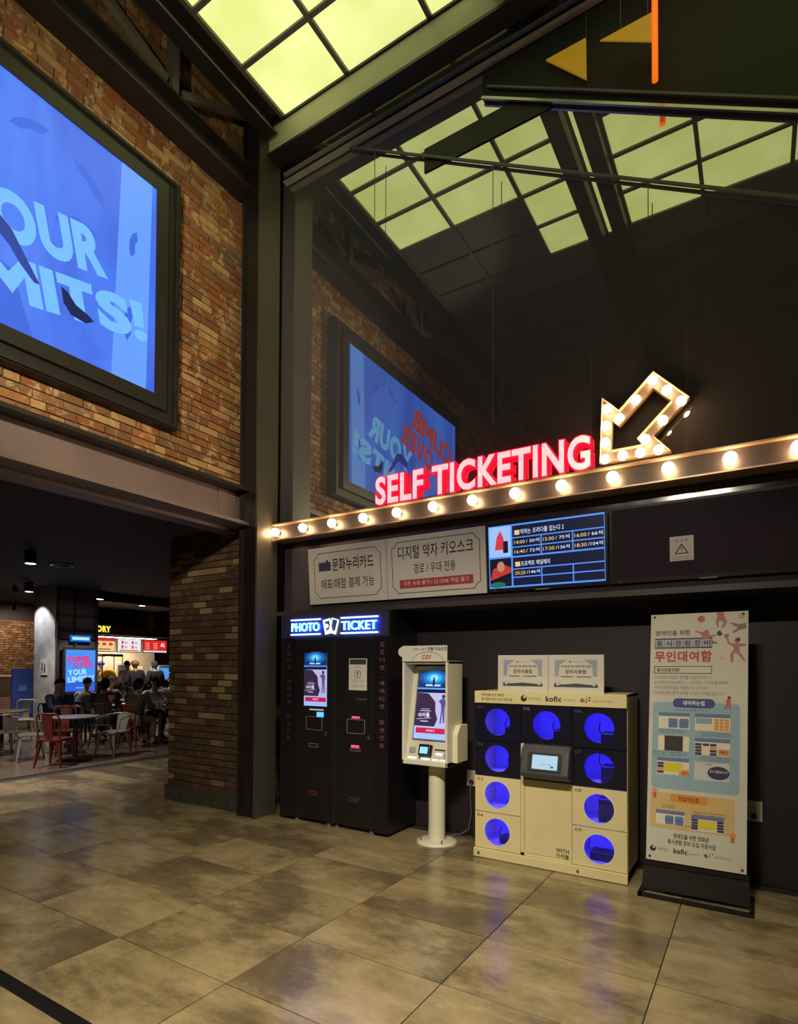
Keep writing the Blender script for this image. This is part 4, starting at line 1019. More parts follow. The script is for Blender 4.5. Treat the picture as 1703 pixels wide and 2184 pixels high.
f.rect(.30, T_(1.175), .512, T_(1.05), ink((190, 194, 190)), 2); f.ell(.448, T_(1.118), .066, .045, ink((46, 46, 92)), 3, 24); f.text('문이 열렸습니다!', .395, T_(1.118), .502, .018, WHI, .01, 4); f.text('kofic', .37, T_(1.068), .41, .012, K1, .01, 3)
card_(.06, 1.405, .185, .10)
for k, s in enumerate(('대여', '반납')): f.rrect(.12+.063*k, T_(1.50), .175+.063*k, T_(1.44), .008, BTN, 3); f.text(s, .13+.063*k, T_(1.48), .165+.063*k, .018, DB, 0, 4)
card_(.285, 1.415, .20, .105)
for i in range(4):
    for u in (.287, .443): f.rrect(u, T_(1.457+.019*i), u+.04, T_(1.441+.019*i), .002, ink((52, 48, 96)), 3)
f.rect(.328, T_(1.50), .44, T_(1.448), YEL, 4)
f.text('장애인을 위한 영화관', .175, T_(1.592), .395, .034, K1, .014); f.text('동시관람 장비 도입 지원사업', .14, T_(1.635), .435, .034, K1, .014)
taeguk(f, .045, T_(1.68), .02, K1, MATS['banner_white']); f.text('복권위원회', .075, T_(1.69), .145, .02, GRY); f.text('kofic', .178, T_(1.695), .265, .036, K1, .03); f.text('영화진흥위원회', .275, T_(1.69), .34, .012, GRY)
f.line([(.385, T_(1.68)), (.378, T_(1.672)), (.37, T_(1.68)), (.378, T_(1.69)), (.388, T_(1.685))], .006, K1, 2); f.line([(.40, T_(1.665)), (.405, T_(1.69))], .005, PKD, 2); f.ell(.418, T_(1.667), .006, .006, PKD, 2, 8); f.text('시청자미디어재단', .43, T_(1.688), .53, .016, GRY, .004)
# little jigsaw people, top right
def blob(pts, mt, l=2): f.poly([(u, T_(v)) for u, v in pts], mt, l)
f.ell(.33, T_(.045), .024, .024, PKD, 2, 14); f.ell(.575, T_(.035), .02, .02, OR, 2, 12); f.ell(.46, T_(.325), .015, .014, OR, 2, 10)
blob([(.425, .0), (.468, .0), (.472, .03), (.49, .07), (.478, .10), (.46, .115), (.455, .105), (.47, .075), (.45, .06), (.435, .075), (.44, .105), (.432, .11), (.42, .07), (.43, .03)], PK)
blob([(.505, .075), (.56, .09), (.605, .085), (.605, .12), (.56, .13), (.53, .15), (.52, .145), (.555, .115), (.51, .085)], ink((128, 116, 96)))
blob([(.29, .125), (.335, .14), (.36, .128), (.38, .14), (.385, .165), (.425, .155), (.42, .165), (.375, .185), (.34, .185), (.33, .155), (.295, .135)], PK)
f.ell(.365, T_(.140), .016, .016, PK, 3, 12); blob([(.43, .14), (.45, .13), (.455, .145), (.465, .16), (.445, .17), (.43, .16)], NV); blob([(.47, .165), (.49, .155), (.505, .165), (.495, .18), (.478, .185)], PKD, 3)
blob([(.485, .175), (.495, .175), (.505, .215), (.53, .225), (.57, .225), (.605, .23), (.605, .238), (.565, .245), (.565, .28), (.595, .33), (.60, .345), (.59, .345), (.55, .29), (.53, .29), (.53, .35), (.515, .355), (.51, .30), (.535, .26), (.525, .24), (.495, .225)], PK)
f.ell(.55, T_(.205), .015, .018, PKD, 3, 12); f.ell(.557, T_(.197), .013, .013, NV, 4, 10); blob([(.40, .20), (.43, .215), (.435, .225), (.40, .222)], ink((120, 106, 116)))
blob([(.50, .605), (.51, .60), (.52, .615), (.515, .64), (.52, .675), (.51, .68), (.502, .65), (.49, .68), (.48, .675), (.492, .64), (.488, .62)], PKD, 4); f.ell(.507, T_(.598), .009, .010, NV, 5, 10)
for cu_, cv_ in ((.05, 1.275), (.535, 1.52)):
    f.poly([(cu_+(.026 if k % 2 == 0 else .012)*math.sin(k*math.pi/5), T_(cv_)+(.026 if k % 2 == 0 else .012)*math.cos(k*math.pi/5)) for k in range(10)], ORB, 4); f.rect(cu_-.01, T_(cv_+.05), cu_+.01, T_(cv_+.015), PKD, 3)
f.build('printed_lettering', pb)

# ================================================================== small fittings on the lower wall
for k, (x, lab) in enumerate(((-2.32, 'pale wall outlet with a plug between kiosk and locker'), (-.03, 'pale wall outlet at the edge of the banner stand'))):
    t = thing('wall_outlet', lab, 'outlet', (x, YW, .5), 0, 'wall outlets')
    MB().box(x-.055, x+.055, YW-.012, YW-.001, .46, .61).build('plate', mat('outlet_plate', (176, 170, 156), .5, 0, .04), t, .003)
    MB().cyl((x, YW-.03, .50), (x, YW-.012, .50), .022, n=14).build('plug', STEELB, t)
cb1 = [(-2.32, YW-.03, .50), (-2.32, YW-.05, .42), (-2.31, YW-.045, .2), (-2.33, YW-.06, .06), (-2.40, YW-.10, .012), (-2.46, YW-.15, .012)]
tag(MB().tube(cb1, .006).build('power_cable', mat('grey_cable', (92, 90, 92), .5)), 'grey power cable hanging from the outlet to the floor by the kiosk', 'cable')
cb2 = [(-2.60, 4.80, .72), (-2.63, 4.93, .55), (-2.62, 4.96, .3), (-2.60, 4.93, .12), (-2.52, 4.9, .012), (-2.38, 4.88, .012), (-2.25, 4.9, .012), (-2.3, 4.94, .012)]
tag(MB().tube(cb2, .005).build('power_cable', MATS['grey_cable']), 'thin cable looping behind the kiosk post down to the floor', 'cable')

# ================================================================== hanging arrow decorations in front of the cladding
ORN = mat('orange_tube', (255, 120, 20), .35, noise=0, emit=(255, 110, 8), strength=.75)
YEP = mat('self_lit_yellow', (206, 160, 40), .5, 0, .08, emit=(190, 140, 24), strength=.30)  # faint self-glow stands in for lamp light on the plates
dg_ = thing('hanging_flag', 'orange tube with a yellow triangular flag hanging before the dark cladding', 'decoration', (-.6, 4.52, 5.93))
a = hit(1398, 172, 1, 4.52)
MB().lathe((a.x, 4.52, a.z), [(.022, 0), (.022, 1.5), (.018, 1.5), (.018, 0)], 16).build('tube', ORN, dg_)
tp = [hit(1280, 86, 1, 4.52), hit(1394, 24, 1, 4.52), hit(1394, 88, 1, 4.52)]
MB().prism(tp, (0, .012, 0)).build('flag', YEP, dg_)
MB().cyl(tp[0].lerp(tp[1], .4), Vector((tp[0].lerp(tp[1], .4).x, 4.52, 7.1)), .003, n=6).build('wire', STEEL, dg_)
MB().cyl(tp[0].lerp(tp[1], .9), Vector((tp[0].lerp(tp[1], .9).x, 4.52, 7.1)), .003, n=6).build('wire', STEEL, dg_)
ah = thing('hanging_arrowhead', 'small yellow triangular arrowhead hanging left of the orange flag', 'decoration', (-1.2, 4.66, 6.2))
q = [hit(1165, 127, 1, 4.66), hit(1250, 80, 1, 4.66), hit(1251, 168, 1, 4.66)]
MB().prism([q[0], q[1], q[2]], (0, .02, 0)).build('plate', YEP, ah)
MB().cyl(q[1]+Vector((0, .01, -.01)), Vector((q[1].x, 4.67, 6.95)), .003, n=6).build('wire', STEEL, ah)

# ================================================================== hall track lights (above and behind the viewer)
trk = thing('light_track', 'black ceiling track with a row of spotlights above the viewer', 'light track', (-.9, .2, 4.0))
MB().box(-2.3, .6, .17, .23, 4.22, 4.26).build('track', BLACK, trk)
for xx in (-2.2, -.85, .5): MB().cyl((xx, .2, 4.26), (xx, .2, ZS), .006, n=6).build('hanger', STEEL, trk)
def spot(name, loc, tgt, power, col, ang, blend=.5, rad=.04):
    L = bpy.data.lights.new(name, 'SPOT'); L.energy = power; L.color = col; L.spot_size = math.radians(ang); L.spot_blend = blend; L.shadow_soft_size = rad
    o = bpy.data.objects.new(name, L); COL.objects.link(o); o.location = loc
    o.rotation_euler = (Vector(tgt)-Vector(loc)).to_track_quat('-Z', 'Y').to_euler(); return o
SPOTS = [(-2.05, (-4.86, 3.3, 7.6), 230, (1, .9, .5), 50), (-1.76, (-4.86, 2.6, 4.6), 480, (1, .80, .52), 62), (-1.45, (-4.86, 3.8, 4.2), 330, (1, .82, .54), 55), (-1.09, (-3.2, 3.4, 0), 370, (1, .87, .60), 75), (-.87, (-1.9, 4.2, .5), 150, (1, .86, .66), 75), (-.64, (-1.2, 2.6, 0), 330, (1, .87, .60), 80), (-.46, (-.3, 4.1, .2), 85, (1, .86, .66), 75), (-.05, (-3.2, 1.6, 0), 330, (1, .87, .60), 80)]  # first entry is an extra spot added to brighten the brick by the truss
for x, tg, pw, c, an in SPOTS:
    d = (Vector(tg)-Vector((x, .2, 4.1))).normalized(); p = Vector((x, .2, 4.12))
    hdo = MB().cyl(p-d*.07, p+d*.07, .045, n=16).cyl(p-d*.02, Vector((x, .2, 4.23)), .01, n=6).build('spot_head', BLACK, trk)
    MB().cyl(p+d*.066, p+d*.073, .038, n=16).build('lamp_lens', LAMPW, hdo)
    spot('hall_spot', p+d*.085, tg, pw, c, an)

# ================================================================== FOOD COURT beyond the opening
ZC = 3.45
fc = struct(thing('ceiling_food_court', 'low black ceiling of the food court', 'ceiling', (-15, 8, ZC)))
MB().box(-26, -5.06, -2, 26, ZC, ZC+.1).build('slab', mat('fc_ceiling', (30, 30, 54), .8, 0, .15, 1), fc)
for k, (px, dist) in enumerate(((250, -15),)):
    MB().box(dist-.9, dist+.9, G(px, dist)-1.6, G(px, dist)+1.6, ZC-.22, ZC-.02).build('duct', BLACK, fc)
wfb = struct(thing('wall_food_court', 'far walls of the food court', 'wall', (-19, 8, 0)))
MB().box(-19.2, -19.0, 2, 24, 0, ZC).build('back_wall', mat('fc_wall', (70, 60, 58), .7, 0, .2, 1), wfb)
MB().box(-26, -5, 21, 21.2, 0, ZC).build('side_wall', MATS['fc_wall'], wfb)
bm = MB(); y0_ = G(-20, -18.9); y1_ = G(75, -18.9)
for r in range(28):
    y = y0_+(r % 2)*.12
    while y < y1_:
        bm.box(-18.99, -18.955+random.uniform(0, .012), y, y+.225, .9+r*.072, .96+r*.072); y += .24
o = bm.build('brick_courses', BRICK, wfb); o['kind'] = 'stuff'
MB().box(-19.0, -18.97, y0_, y1_, .85, 2.93).build('mortar_bed', MORTAR, wfb)

# concrete pillar clad with a dark metal grid on its right face
XP = -14.0; yA, yB = G(116, XP), G(205, XP); xq = XP*(yA/(G(72, XP)))
pl = thing('concrete_pillar', 'spotlit grey concrete pillar with a dark metal grid on one side', 'pillar', (XP-.45, (yA+yB)/2, 0))
MB().box(xq, XP, yA, yB, 0, ZC).build('shaft', CONCRETE, pl)
MB().box(XP, XP+.03, yA+.02, yB, 0, ZC).build('side_cladding', mat('clad_purple', (66, 58, 66), .6, 0, .15, 3), pl)
for zz in (.9, 2.25, 2.45, 2.8): MB().box(XP+.03, XP+.07, yA+.02, yB, zz-.025, zz+.025).build('grid_bar', BLACK, pl)
for t_ in (.02, .42, .95): MB().box(XP+.03, XP+.07, yA+(yB-yA)*t_, yA+(yB-yA)*t_+.05, 0, ZC).build('grid_bar', BLACK, pl)
pg = tag(box('wall_placard', mat('placard', (176, 172, 170), .5, 0, .1), None, *sorted((XP-.30, XP-.62)), yA-.02, yA, 1.35, 1.72), 'small pale placard with dark symbols on the concrete pillar', 'placard')
f = Flat((XP-.62, yA-.0205, 1.35), (1, 0, 0), (0, 0, 1)); f.ell(.1, .26, .03, .04, K1, 1, 10); f.rect(.07, .1, .13, .22, K1, 1); f.ell(.22, .24, .03, .04, K1, 1, 10); f.rect(.19, .06, .25, .2, K1, 1); f.rect(.05, .05, .1, .08, K1, 1); f.build('printed_symbols', pg)
# advertising display on the pillar
ya, yb = G(140, XP+.12), G(203, XP+.12)
dsp = thing('advert_display', 'portrait display with the blue climbing advert on the pillar', 'display', (XP+.12, (ya+yb)/2, .9))
MB().box(XP+.075, XP+.12, ya-.05, yb+.05, .90, 2.02).build('case', BLACK, dsp)
f = Flat((XP+.121, ya, .96), (0, 1, 0), (0, 0, 1), .002); w_, h_ = yb-ya, 1.0
f.rect(0, 0, w_, h_, glow((70, 140, 240), 1.1), 0); f.poly([(0, .0), (w_, 0), (w_, .35), (0, .2)], glow((46, 96, 214), 1.1), 1)
CR_ = glow((226, 50, 110), 1.1); CW_ = glow((150, 220, 255), 1.1)
heavy(f, 'CLIMB', w_*.04, .70, w_*.76, .13, CR_, 2, .06); heavy(f, 'OVER', w_*.26, .56, w_*.66, .13, CR_, 2, .06)
heavy(f, 'YOUR', w_*.08, .38, w_*.64, .14, CW_, 2, .06); heavy(f, 'LIMITS!', w_*.08, .21, w_*.89, .14, CW_, 2, .06); f.rect(w_*.33, .08, w_*.6, .095, CW_, 2)
f.build('screen_picture', dsp)
bs = thing('blue_light_sign', 'small glowing cyan sign above the advert display', 'sign', (XP+.1, ya+.3, 2.2))
ys0, ys1 = G(150, XP+.1), G(193, XP+.1)
MB().box(XP+.07, XP+.10, ys0, ys1, 2.16, 2.31).build('case', glow((40, 120, 230), .8), bs)
f = Flat((XP+.101, ys0, 2.16), (0, 1, 0), (0, 0, 1), .002)
for k in range(9): f.rect(.04+k*(ys1-ys0-.08)/9, .04, .04+(k+.75)*(ys1-ys0-.08)/9, .11, glow((170, 240, 255), 1.5), 1)
f.build('sign_letters', bs)

# ceiling lamps
def downlight(px, py, z, label, power, col=(1, .9, .82), rad=.085, ang=95):
    p = hit(px, py, 2, z); t = thing('ceiling_lamp', label, 'lamp', p, 0, 'food court ceiling lamps')
    MB().lathe(p, [(rad, 0), (rad, .2), (rad*.5, .22), (.012, .23), (.012, ZC-z)], 16).build('can', STEELB, t)
    MB().cyl(p+Vector((0, 0, -.004)), p+Vector((0, 0, .002)), rad*.85, n=16).build('lens', LAMPW, t)
    if power: spot('food_court_spot', p+Vector((0, 0, -.03)), p+Vector((0, 0, -3)), power, col, ang, .6, .06)
    return p
downlight(65, 1202, 3.2, 'bright can lamp nearest the opening on the food court ceiling', 280)
lp2 = downlight(62, 1262, 3.2, 'bright can lamp just left of the concrete pillar top', 260)
downlight(213, 1278, 3.15, 'can lamp beside the right edge of the pillar', 260)
downlight(303, 1292, 3.1, 'can lamp farthest right near the brick pier', 240)
downlight(-150, 1150, 3.2, 'can lamp left of the picture edge above the food court', 420)
rg_ = hit(132, 1207, 2, 3.42); n = 24
tag(MB().add([(rg_.x+r*math.cos(2*math.pi*i/n), rg_.y+r*math.sin(2*math.pi*i/n), z) for r, z in ((.2, 3.42), (.2, 3.449), (.15, 3.449), (.15, 3.42)) for i in range(n)], [(j*n+i, j*n+(i+1) % n, ((j+1) % 4)*n+(i+1) % n, ((j+1) % 4)*n+i) for j in range(4) for i in range(n)]).build('ceiling_ring', CHROME), 'thin metal ring fitting on the food court ceiling', 'fitting')
wsp = spot('added_brick_spot', Vector((-17.7, G(28, -17.7), 3.1)), Vector((-18.95, G(28, -18.95), 1.9)), 120, (1, .8, .6), 110, .6, .06)  # lamp added here to brighten the far brick
t = thing('ceiling_lamp', 'small spotlight added to brighten the far brick wall at the left', 'lamp', (-17.7, G(28, -17.7), 3.13), 0, 'food court ceiling lamps')
MB().cyl((-17.7, G(28, -17.7), 3.13), (-17.62, G(28, -17.7), 3.27), .05, n=14).cyl((-17.62, G(28, -17.7), 3.25), (-17.62, G(28, -17.7), ZC), .015, n=8).build('can', STEELB, t)
ps = spot('pillar_spot', Vector((xq+.3, yA-.55, 3.3)), Vector((xq+.4, yA+.2, 1.6)), 280, (.9, .92, 1), 80, .4, .05)
t = thing('ceiling_lamp', 'small spotlight washing the concrete pillar with white light', 'lamp', (xq+.3, yA-.55, 3.3), 0, 'food court ceiling lamps')
MB().cyl((xq+.3, yA-.55, 3.30), (xq+.3, yA-.6, 3.42), .05, n=14).cyl((xq+.3, yA-.6, 3.4), (xq+.3, yA-.6, ZC), .015, n=8).build('can', STEELB, t)

# counter, menu boards, kitchen
XC = -16.0; cy0, cy1 = G(200, XC), G(372, XC)
ct = thing('snack_counter', 'dark snack counter with a pale top in front of the bright kitchen', 'counter', (XC, (cy0+cy1)/2, 0))
MB().box(XC-.6, XC, cy0, cy1, 0, 1.10).build('body', mat('counter_dark', (50, 44, 46), .5, 0, .15), ct)
MB().box(XC-.65, XC+.04, cy0, cy1, 1.10, 1.15).build('worktop', mat('counter_top', (170, 160, 150), .4), ct)
for k in range(5): MB().box(XC, XC+.012, cy0+.05+k*(cy1-cy0)/5, cy0-.02+(k+1)*(cy1-cy0)/5, .12, 1.02).build('front_panel', mat('counter_panel', (74, 60, 58), .5), ct)
bkm = struct(tag(MB().box(-18.0, -17.9, cy0-.4, cy1+.6, 0, ZC).build('wall_kitchen', mat('kitchen_wall', (150, 140, 128), .5, 0, .15, 3)), 'pale back wall of the snack kitchen', 'wall'))
cnp = thing('counter_canopy', 'dark canopy over the snack counter with glowing yellow ORY letters', 'canopy', (XC, (cy0+cy1)/2, 2.45))
MB().box(-17.9, XC+.05, cy0-.1, cy1+.3, 2.50, 2.72).build('canopy_box', mat('canopy', (84, 74, 70), .5, 0, .2), cnp)
MB().box(XC+.05, XC+.09, cy0-.1, cy1+.3, 2.47, 2.50).build('edge_strip', CHROME, cnp)
f = Flat((XC+.06, G(205, XC+.06), 2.52), (0, 1, 0), (0, 0, 1), .004); f.text('ORY', .0, .02, .42, .19, glow((255, 226, 60), 1.6), .05, 1, res=3); f.build('letters', cnp)
kl = thing('kitchen_light', 'long bright strip light inside the snack kitchen', 'lamp', (-17, (cy0+cy1)/2, 2.44))
MB().box(-17.3, -16.7, cy0+.1, cy1-.1, 2.46, 2.49).build('fitting', STEEL, kl)
MB().box(-17.25, -16.75, cy0+.12, cy1-.12, 2.452, 2.459).build('diffuser', mat('strip_light', (255, 240, 220), .4, noise=0, emit=(255, 226, 190), strength=45), kl)
def menu(px0, px1, lab, bg, band, kind):
    y0, y1 = G(px0, XC-.1), G(px1, XC-.1); t = thing('menu_board', lab, 'menu board', (XC-.1, (y0+y1)/2, 1.98), 0, 'lit menu boards over the counter')
    MB().box(XC-.14, XC-.1, y0, y1, 1.98, 2.40).build('case', BLACK, t)
    f = Flat((XC-.099, y0+.02, 2.0), (0, 1, 0), (0, 0, 1), .002); w_ = y1-y0-.04; h_ = .38
    f.rect(0, 0, w_, h_, glow(bg, .95), 0)
    if kind == 0:
        f.rect(0, h_*.78, w_, h_, glow(band, .95), 1)
        for k in range(3): f.ell(w_*(.2+.3*k), h_*.55, w_*.10, h_*.13, glow((190, 96, 40), .9), 1, 12)
        f.rect(w_*.25, h_*.12, w_*.8, h_*.2, glow((150, 90, 60), .9), 1)
    elif kind == 1:
        for k in range(4):
            u, v = w_*(.14+.44*(k % 2)), h_*(.58-.36*(k//2)); f.poly([(u, v+.1), (u+.03, v), (u+.06, v), (u+.09, v+.1)], glow((196, 90, 84), .9), 1); f.rect(u+.11, v+.02, u+.2, v+.08, glow((200, 190, 196), .9), 1)
        f.rect(w_*.08, h_*.06, w_*.92, h_*.13, glow(band, .9), 1)
    else:
        f.rect(0, 0, w_, h_*.14, glow((230, 220, 220), .95), 1)
        for k in range(4):
            for u in (.08, .42): f.rect(w_*u, h_*(.72-.15*k), w_*(u+.18), h_*(.77-.15*k), glow((250, 210, 200), .9), 1)
        f.poly([(w_*.72, h_*.5), (w_*.92, h_*.45), (w_*.88, h_*.8), (w_*.76, h_*.78)], glow((230, 200, 210), .9), 1)
    f.build('printed_menu', t)
menu(196, 246, 'leftmost menu board, orange with round food pictures', (250, 206, 150), (214, 50, 40), 0)
menu(249, 301, 'middle menu board, white with cup drawings', (246, 236, 240), (214, 50, 40), 1)
menu(304, 356, 'rightmost menu board, red with white lines of text', (220, 40, 34), (255, 255, 255), 2)
pm = thing('popcorn_machine', 'glowing yellow popcorn warmer on the snack counter', 'popcorn machine', (XC-.35, G(232, XC), 1.15))
yy = G(232, XC-.35)
MB().box(XC-.6, XC-.15, yy-.32, yy+.32, 1.151, 1.25).box(XC-.6, XC-.15, yy-.32, yy+.32, 1.85, 1.92).build('frame', CHROME, pm)
for a in (-.31, .31):
    for b_ in (-.59, -.16): MB().box(XC+b_-.01, XC+b_+.01, yy+a-.01, yy+a+.01, 1.25, 1.85).build('post', CHROME, pm)
MB().ball((XC-.38, yy, 1.26), .27, None, 16, 8, (.7, 1, .85)).build('popcorn_heap', mat('popcorn', (236, 190, 70), .8, 0, .3, 30, bump=.6), pm)
MB().cyl((XC-.38, yy, 1.80), (XC-.38, yy, 1.85), .08, n=12).build('heat_lamp', mat('heat_lamp', (255, 220, 150), .4, noise=0, emit=(255, 200, 110), strength=12), pm)
for k, (px, w_, h_, c, lab) in enumerate(((255, .45, .7, (190, 184, 176), 'steel drinks machine beside the popcorn warmer'), (285, .4, .55, (200, 170, 130), 'tan fryer cabinet in the kitchen'), (345, .5, .6, (90, 130, 180), 'blue-lit drinks machine at the right of the counter'))):
    yy = G(px, -17.4); t = thing('kitchen_machine', lab, 'machine', (-17.4, yy, 0))
    M_ = mat('machine_%d' % k, c, .35, .3 if k == 0 else 0, .1)
    MB().box(-17.7, -17.2, yy-w_/2, yy+w_/2, 0, 1.0+h_).build('body', M_, t, .02); MB().box(-17.2, -17.18, yy-w_/2+.05, yy+w_/2-.05, 1.15, .9+h_).build('front_panel', mat('machine_front_%d' % k, (60, 66, 76), .3) if k < 2 else glow((90, 160, 230), .9), t)
    for j in range(3): MB().cyl((-17.18, yy-w_/4+j*w_/4, 1.08), (-17.15, yy-w_/4+j*w_/4, 1.08), .02, n=8).build('knob', CHROME, t)
yy = G(18, -16.5)
t = thing('info_board', 'dark blue standing board left of the concrete pillar', 'board', (-15.2, G(48, -15.2), 0))
yy0, yy1 = G(26, -15.2), G(71, -15.2)
MB().box(-15.24, -15.2, yy0, yy1, .35, 1.5).build('panel', mat('blue_panel', (36, 58, 120), .5, 0, .1), t)
for a in (yy0+.05, yy1-.09): MB().box(-15.26, -15.18, a, a+.04, 0, .4).build('leg', BLACK, t)
MB().box(-15.19, -15.188, yy0+.15, yy1-.15, .95, 1.1).build('print_band', mat('blue_print', (70, 100, 170), .5), t)
t = thing('side_counter', 'pale condiment counter before the far brick wall', 'counter', (-18.2, G(12, -18.2), 0))
MB().box(-18.6, -18.2, G(-15, -18.2), G(26, -18.2), 0, 1.25).build('body', mat('side_pale', (120, 92, 86), .5, 0, .2, 3), t)
MB().box(-18.65, -18.15, G(-15, -18.2), G(26, -18.2), 1.25, 1.3).build('worktop', mat('counter_top', (170, 160, 150)), t)
for k in range(3): MB().box(-18.195, -18.185, G(-14, -18.2)+k*.42, G(-14, -18.2)+k*.42+.38, .7, 1.2).build('front_panel', mat('side_dark', (60, 40, 40), .5), t)

# ---- tables
def round_table(loc, label, top, r=.36, h=.74):
    t = thing('cafe_table', label, 'table', (loc[0], loc[1], 0), 0, 'food court tables'); c = Vector((loc[0], loc[1], 0))
    MB().lathe(c, [(.01, h-.03), (r-.01, h-.03), (r, h-.02), (r, h-.004), (r-.006, h), (.01, h)], 28).build('table_top', top, t)
    MB().cyl(c+Vector((0, 0, .03)), c+Vector((0, 0, h-.03)), .035, n=12).build('pedestal', BLACK, t)
    MB().lathe(c, [(.27, 0), (.27, .012), (.06, .03), (.04, .06)], 28).build('base', BLACK, t)
    return t
GREYT = mat('grey_laminate', (112, 108, 112), .35, 0, .1)
PALET = mat('pale_laminate', (180, 172, 164), .35, 0, .1)
TA = (-9.74, 5.33); round_table(TA, 'round grey pedestal table in front, between red and silver chairs', GREYT, .37)
TB = (-11.9, 5.15); round_table(TB, 'round brown table at the far left edge', WOOD, .42)
TC_ = (-11.9, G(262, -11.9)); round_table(TC_, 'pale round table behind, between the seated diners', PALET, .40)
TD = (-10.55, G(343, -10.55)); round_table(TD, 'dark round table beside the brick pier with paper cups', WOOD, .36)
for k, (dx, dy) in enumerate(((.10, -.14), (.02, .02), (-.12, -.05))):
    t = thing('paper_cup', ['nearest', 'middle', 'farthest'][k]+' of the brown paper cups on the dark round table', 'cup', (TD[0]+dx, TD[1]+dy, .74), 0, 'paper cups')
    MB().lathe((TD[0]+dx, TD[1]+dy, .74), [(.028, 0), (.038, .10)], 12).build('cup', mat('paper_cup', (150, 112, 84), .6), t); MB().lathe((TD[0]+dx, TD[1]+dy, .84), [(.041, 0), (.041, .012), (.03, .016)], 12).build('lid', PALET, t)
t = thing('food_tray', 'pale tray with paper on the pale round table', 'tray', (TC_[0]+.1, TC_[1]-.05, .74))
MB().box(TC_[0]-.05, TC_[0]+.25, TC_[1]-.22, TC_[1]+.14, .74, .755).build('tray_base', PALET, t, .005); MB().box(TC_[0]-.0, TC_[0]+.2, TC_[1]-.17, TC_[1]+.09, .755, .758).build('paper_sheet', WHITE, t)

# ---- metal chairs
def metal_chair(name, label, loc, rot, mt, arms=False, group='metal cafe chairs'):
    t = thing(name, label, 'chair', (loc[0], loc[1], 0), rot, group)
    s = .44
    MB().box(-.18, .18, -.18, .18, s-.012, s).box(-.19, .19, -.19, -.175, s-.035, s).box(-.19, .19, .175, .19, s-.035, s).box(-.19, -.175, -.19, .19, s-.035, s).box(.175, .19, -.19, .19, s-.035, s).build('seat', mt, t, .006)
    for sx in (-1, 1):
        for sy in (-1, 1):
            MB().add([(sx*(.17-a), sy*(.17-b_), s-.01) for a, b_ in ((0, 0), (.05, 0), (.05, .05), (0, .05))]+[(sx*(.215-a), sy*(.225-b_), 0) for a, b_ in ((0, 0), (.022, 0), (.022, .022), (0, .022))],
                     [(0, 1, 5, 4), (1, 2, 6, 5), (2, 3, 7, 6), (3, 0, 4, 7), (0, 3, 2, 1), (4, 5, 6, 7)]).build('leg', mt, t)
    if arms:
        n = 12; top = [(-.25*math.cos(math.pi*i/n), .05+.22*math.sin(math.pi*i/n), .70+.04*math.sin(math.pi*i/n)) for i in range(n+1)]
        MB().tube([(-.22, -.17, s)]+[(-.25, -.12, .66)]+top+[(.25, -.12, .66), (.22, -.17, s)], .012, 8).build('arm_hoop', mt, t)
        MB().add([(x, y, z) for x, y, z in ((-.10, .18, s), (.10, .18, s), (.13, .255, .73), (-.13, .255, .73), (-.10, .186, s), (.10, .186, s), (.13, .262, .73), (-.13, .262, .73))], [(0, 1, 2, 3), (7, 6, 5, 4), (0, 4, 5, 1), (1, 5, 6, 2), (2, 6, 7, 3), (3, 7, 4, 0)]).build('back_splat', mt, t)
    else:
        MB().tube([(-.165, .175, s), (-.175, .22, .78), (-.13, .235, .84), (.13, .235, .84), (.175, .22, .78), (.165, .175, s)], .013, 8).build('back_hoop', mt, t)
        MB().add([(x, y, z) for x, y, z in ((-.06, .175, s), (.06, .175, s), (.075, .232, .83), (-.075, .232, .83), (-.06, .183, s), (.06, .183, s), (.075, .24, .83), (-.075, .24, .83))], [(0, 1, 2, 3), (7, 6, 5, 4), (0, 4, 5, 1), (1, 5, 6, 2), (2, 6, 7, 3), (3, 7, 4, 0)]).build('back_splat', mt, t)
    MB().bar((-.19, 0, .2), (.19, 0, .2), .012, .012).build('stretcher', mt, t)
    return t
SILV = mat('galvanised', (150, 146, 142), .35, .6, .12)
def face(frm, to): return math.atan2(to[1]-frm[1], to[0]-frm[0])+math.pi/2
def put(px, x): return (x, G(px, x))
C1 = (-9.45, 4.86); metal_chair('metal_chair', 'red metal chair in front of the grey pedestal table', C1, face(C1, (TA[0]-.6, TA[1]+.9)), RED)
C2 = (-10.35, 4.92); metal_chair('metal_armchair', 'silver metal armchair left of the red chair', C2, face(C2, (TA[0], TA[1]+1.2)), SILV, True)
C3 = (-9.62, 5.93); metal_chair('metal_armchair', 'silver metal armchair right of the grey pedestal table', C3, face(C3, TA)+.5, SILV, True)
C4 = put(12, -11.2); metal_chair('metal_armchair', 'silver metal armchair at the far left edge', C4, face(C4, TB)+.3, SILV, True)
C5 = put(145, -10.5); metal_chair('metal_chair', 'red metal chair behind the grey pedestal table', C5, face(C5, TA), RED)
C6 = put(222, -11.0); metal_chair('metal_chair', 'dark metal chair under the diner in the olive jacket', C6, face(C6, TC_), mat('dark_metal', (52, 48, 50), .4, .3, .1))
C7 = put(287, -10.25); metal_chair('metal_chair', 'dark red metal chair under the diner in the long green coat', C7, face(C7, TD), RED)
C8 = put(52, -13.2); metal_chair('metal_chair', 'pale metal chair behind the brown table', C8, face(C8, TB), PALET)
C9 = put(328, -11.6); metal_chair('metal_armchair', 'silver metal armchair under the diner in the white shirt', C9, face(C9, TD), SILV, True)
C10 = put(118, -11.6); metal_chair('metal_chair', 'black metal chair under the diner in the blue jacket', C10, face(C10, (TA[0]-.2, TA[1]+1)), MATS['dark_metal'])
C11 = put(236, -12.6); metal_chair('metal_chair', 'black metal chair under the diner with the pale collar', C11, face(C11, (-11.9, G(275, -11.9))), MATS['dark_metal'])
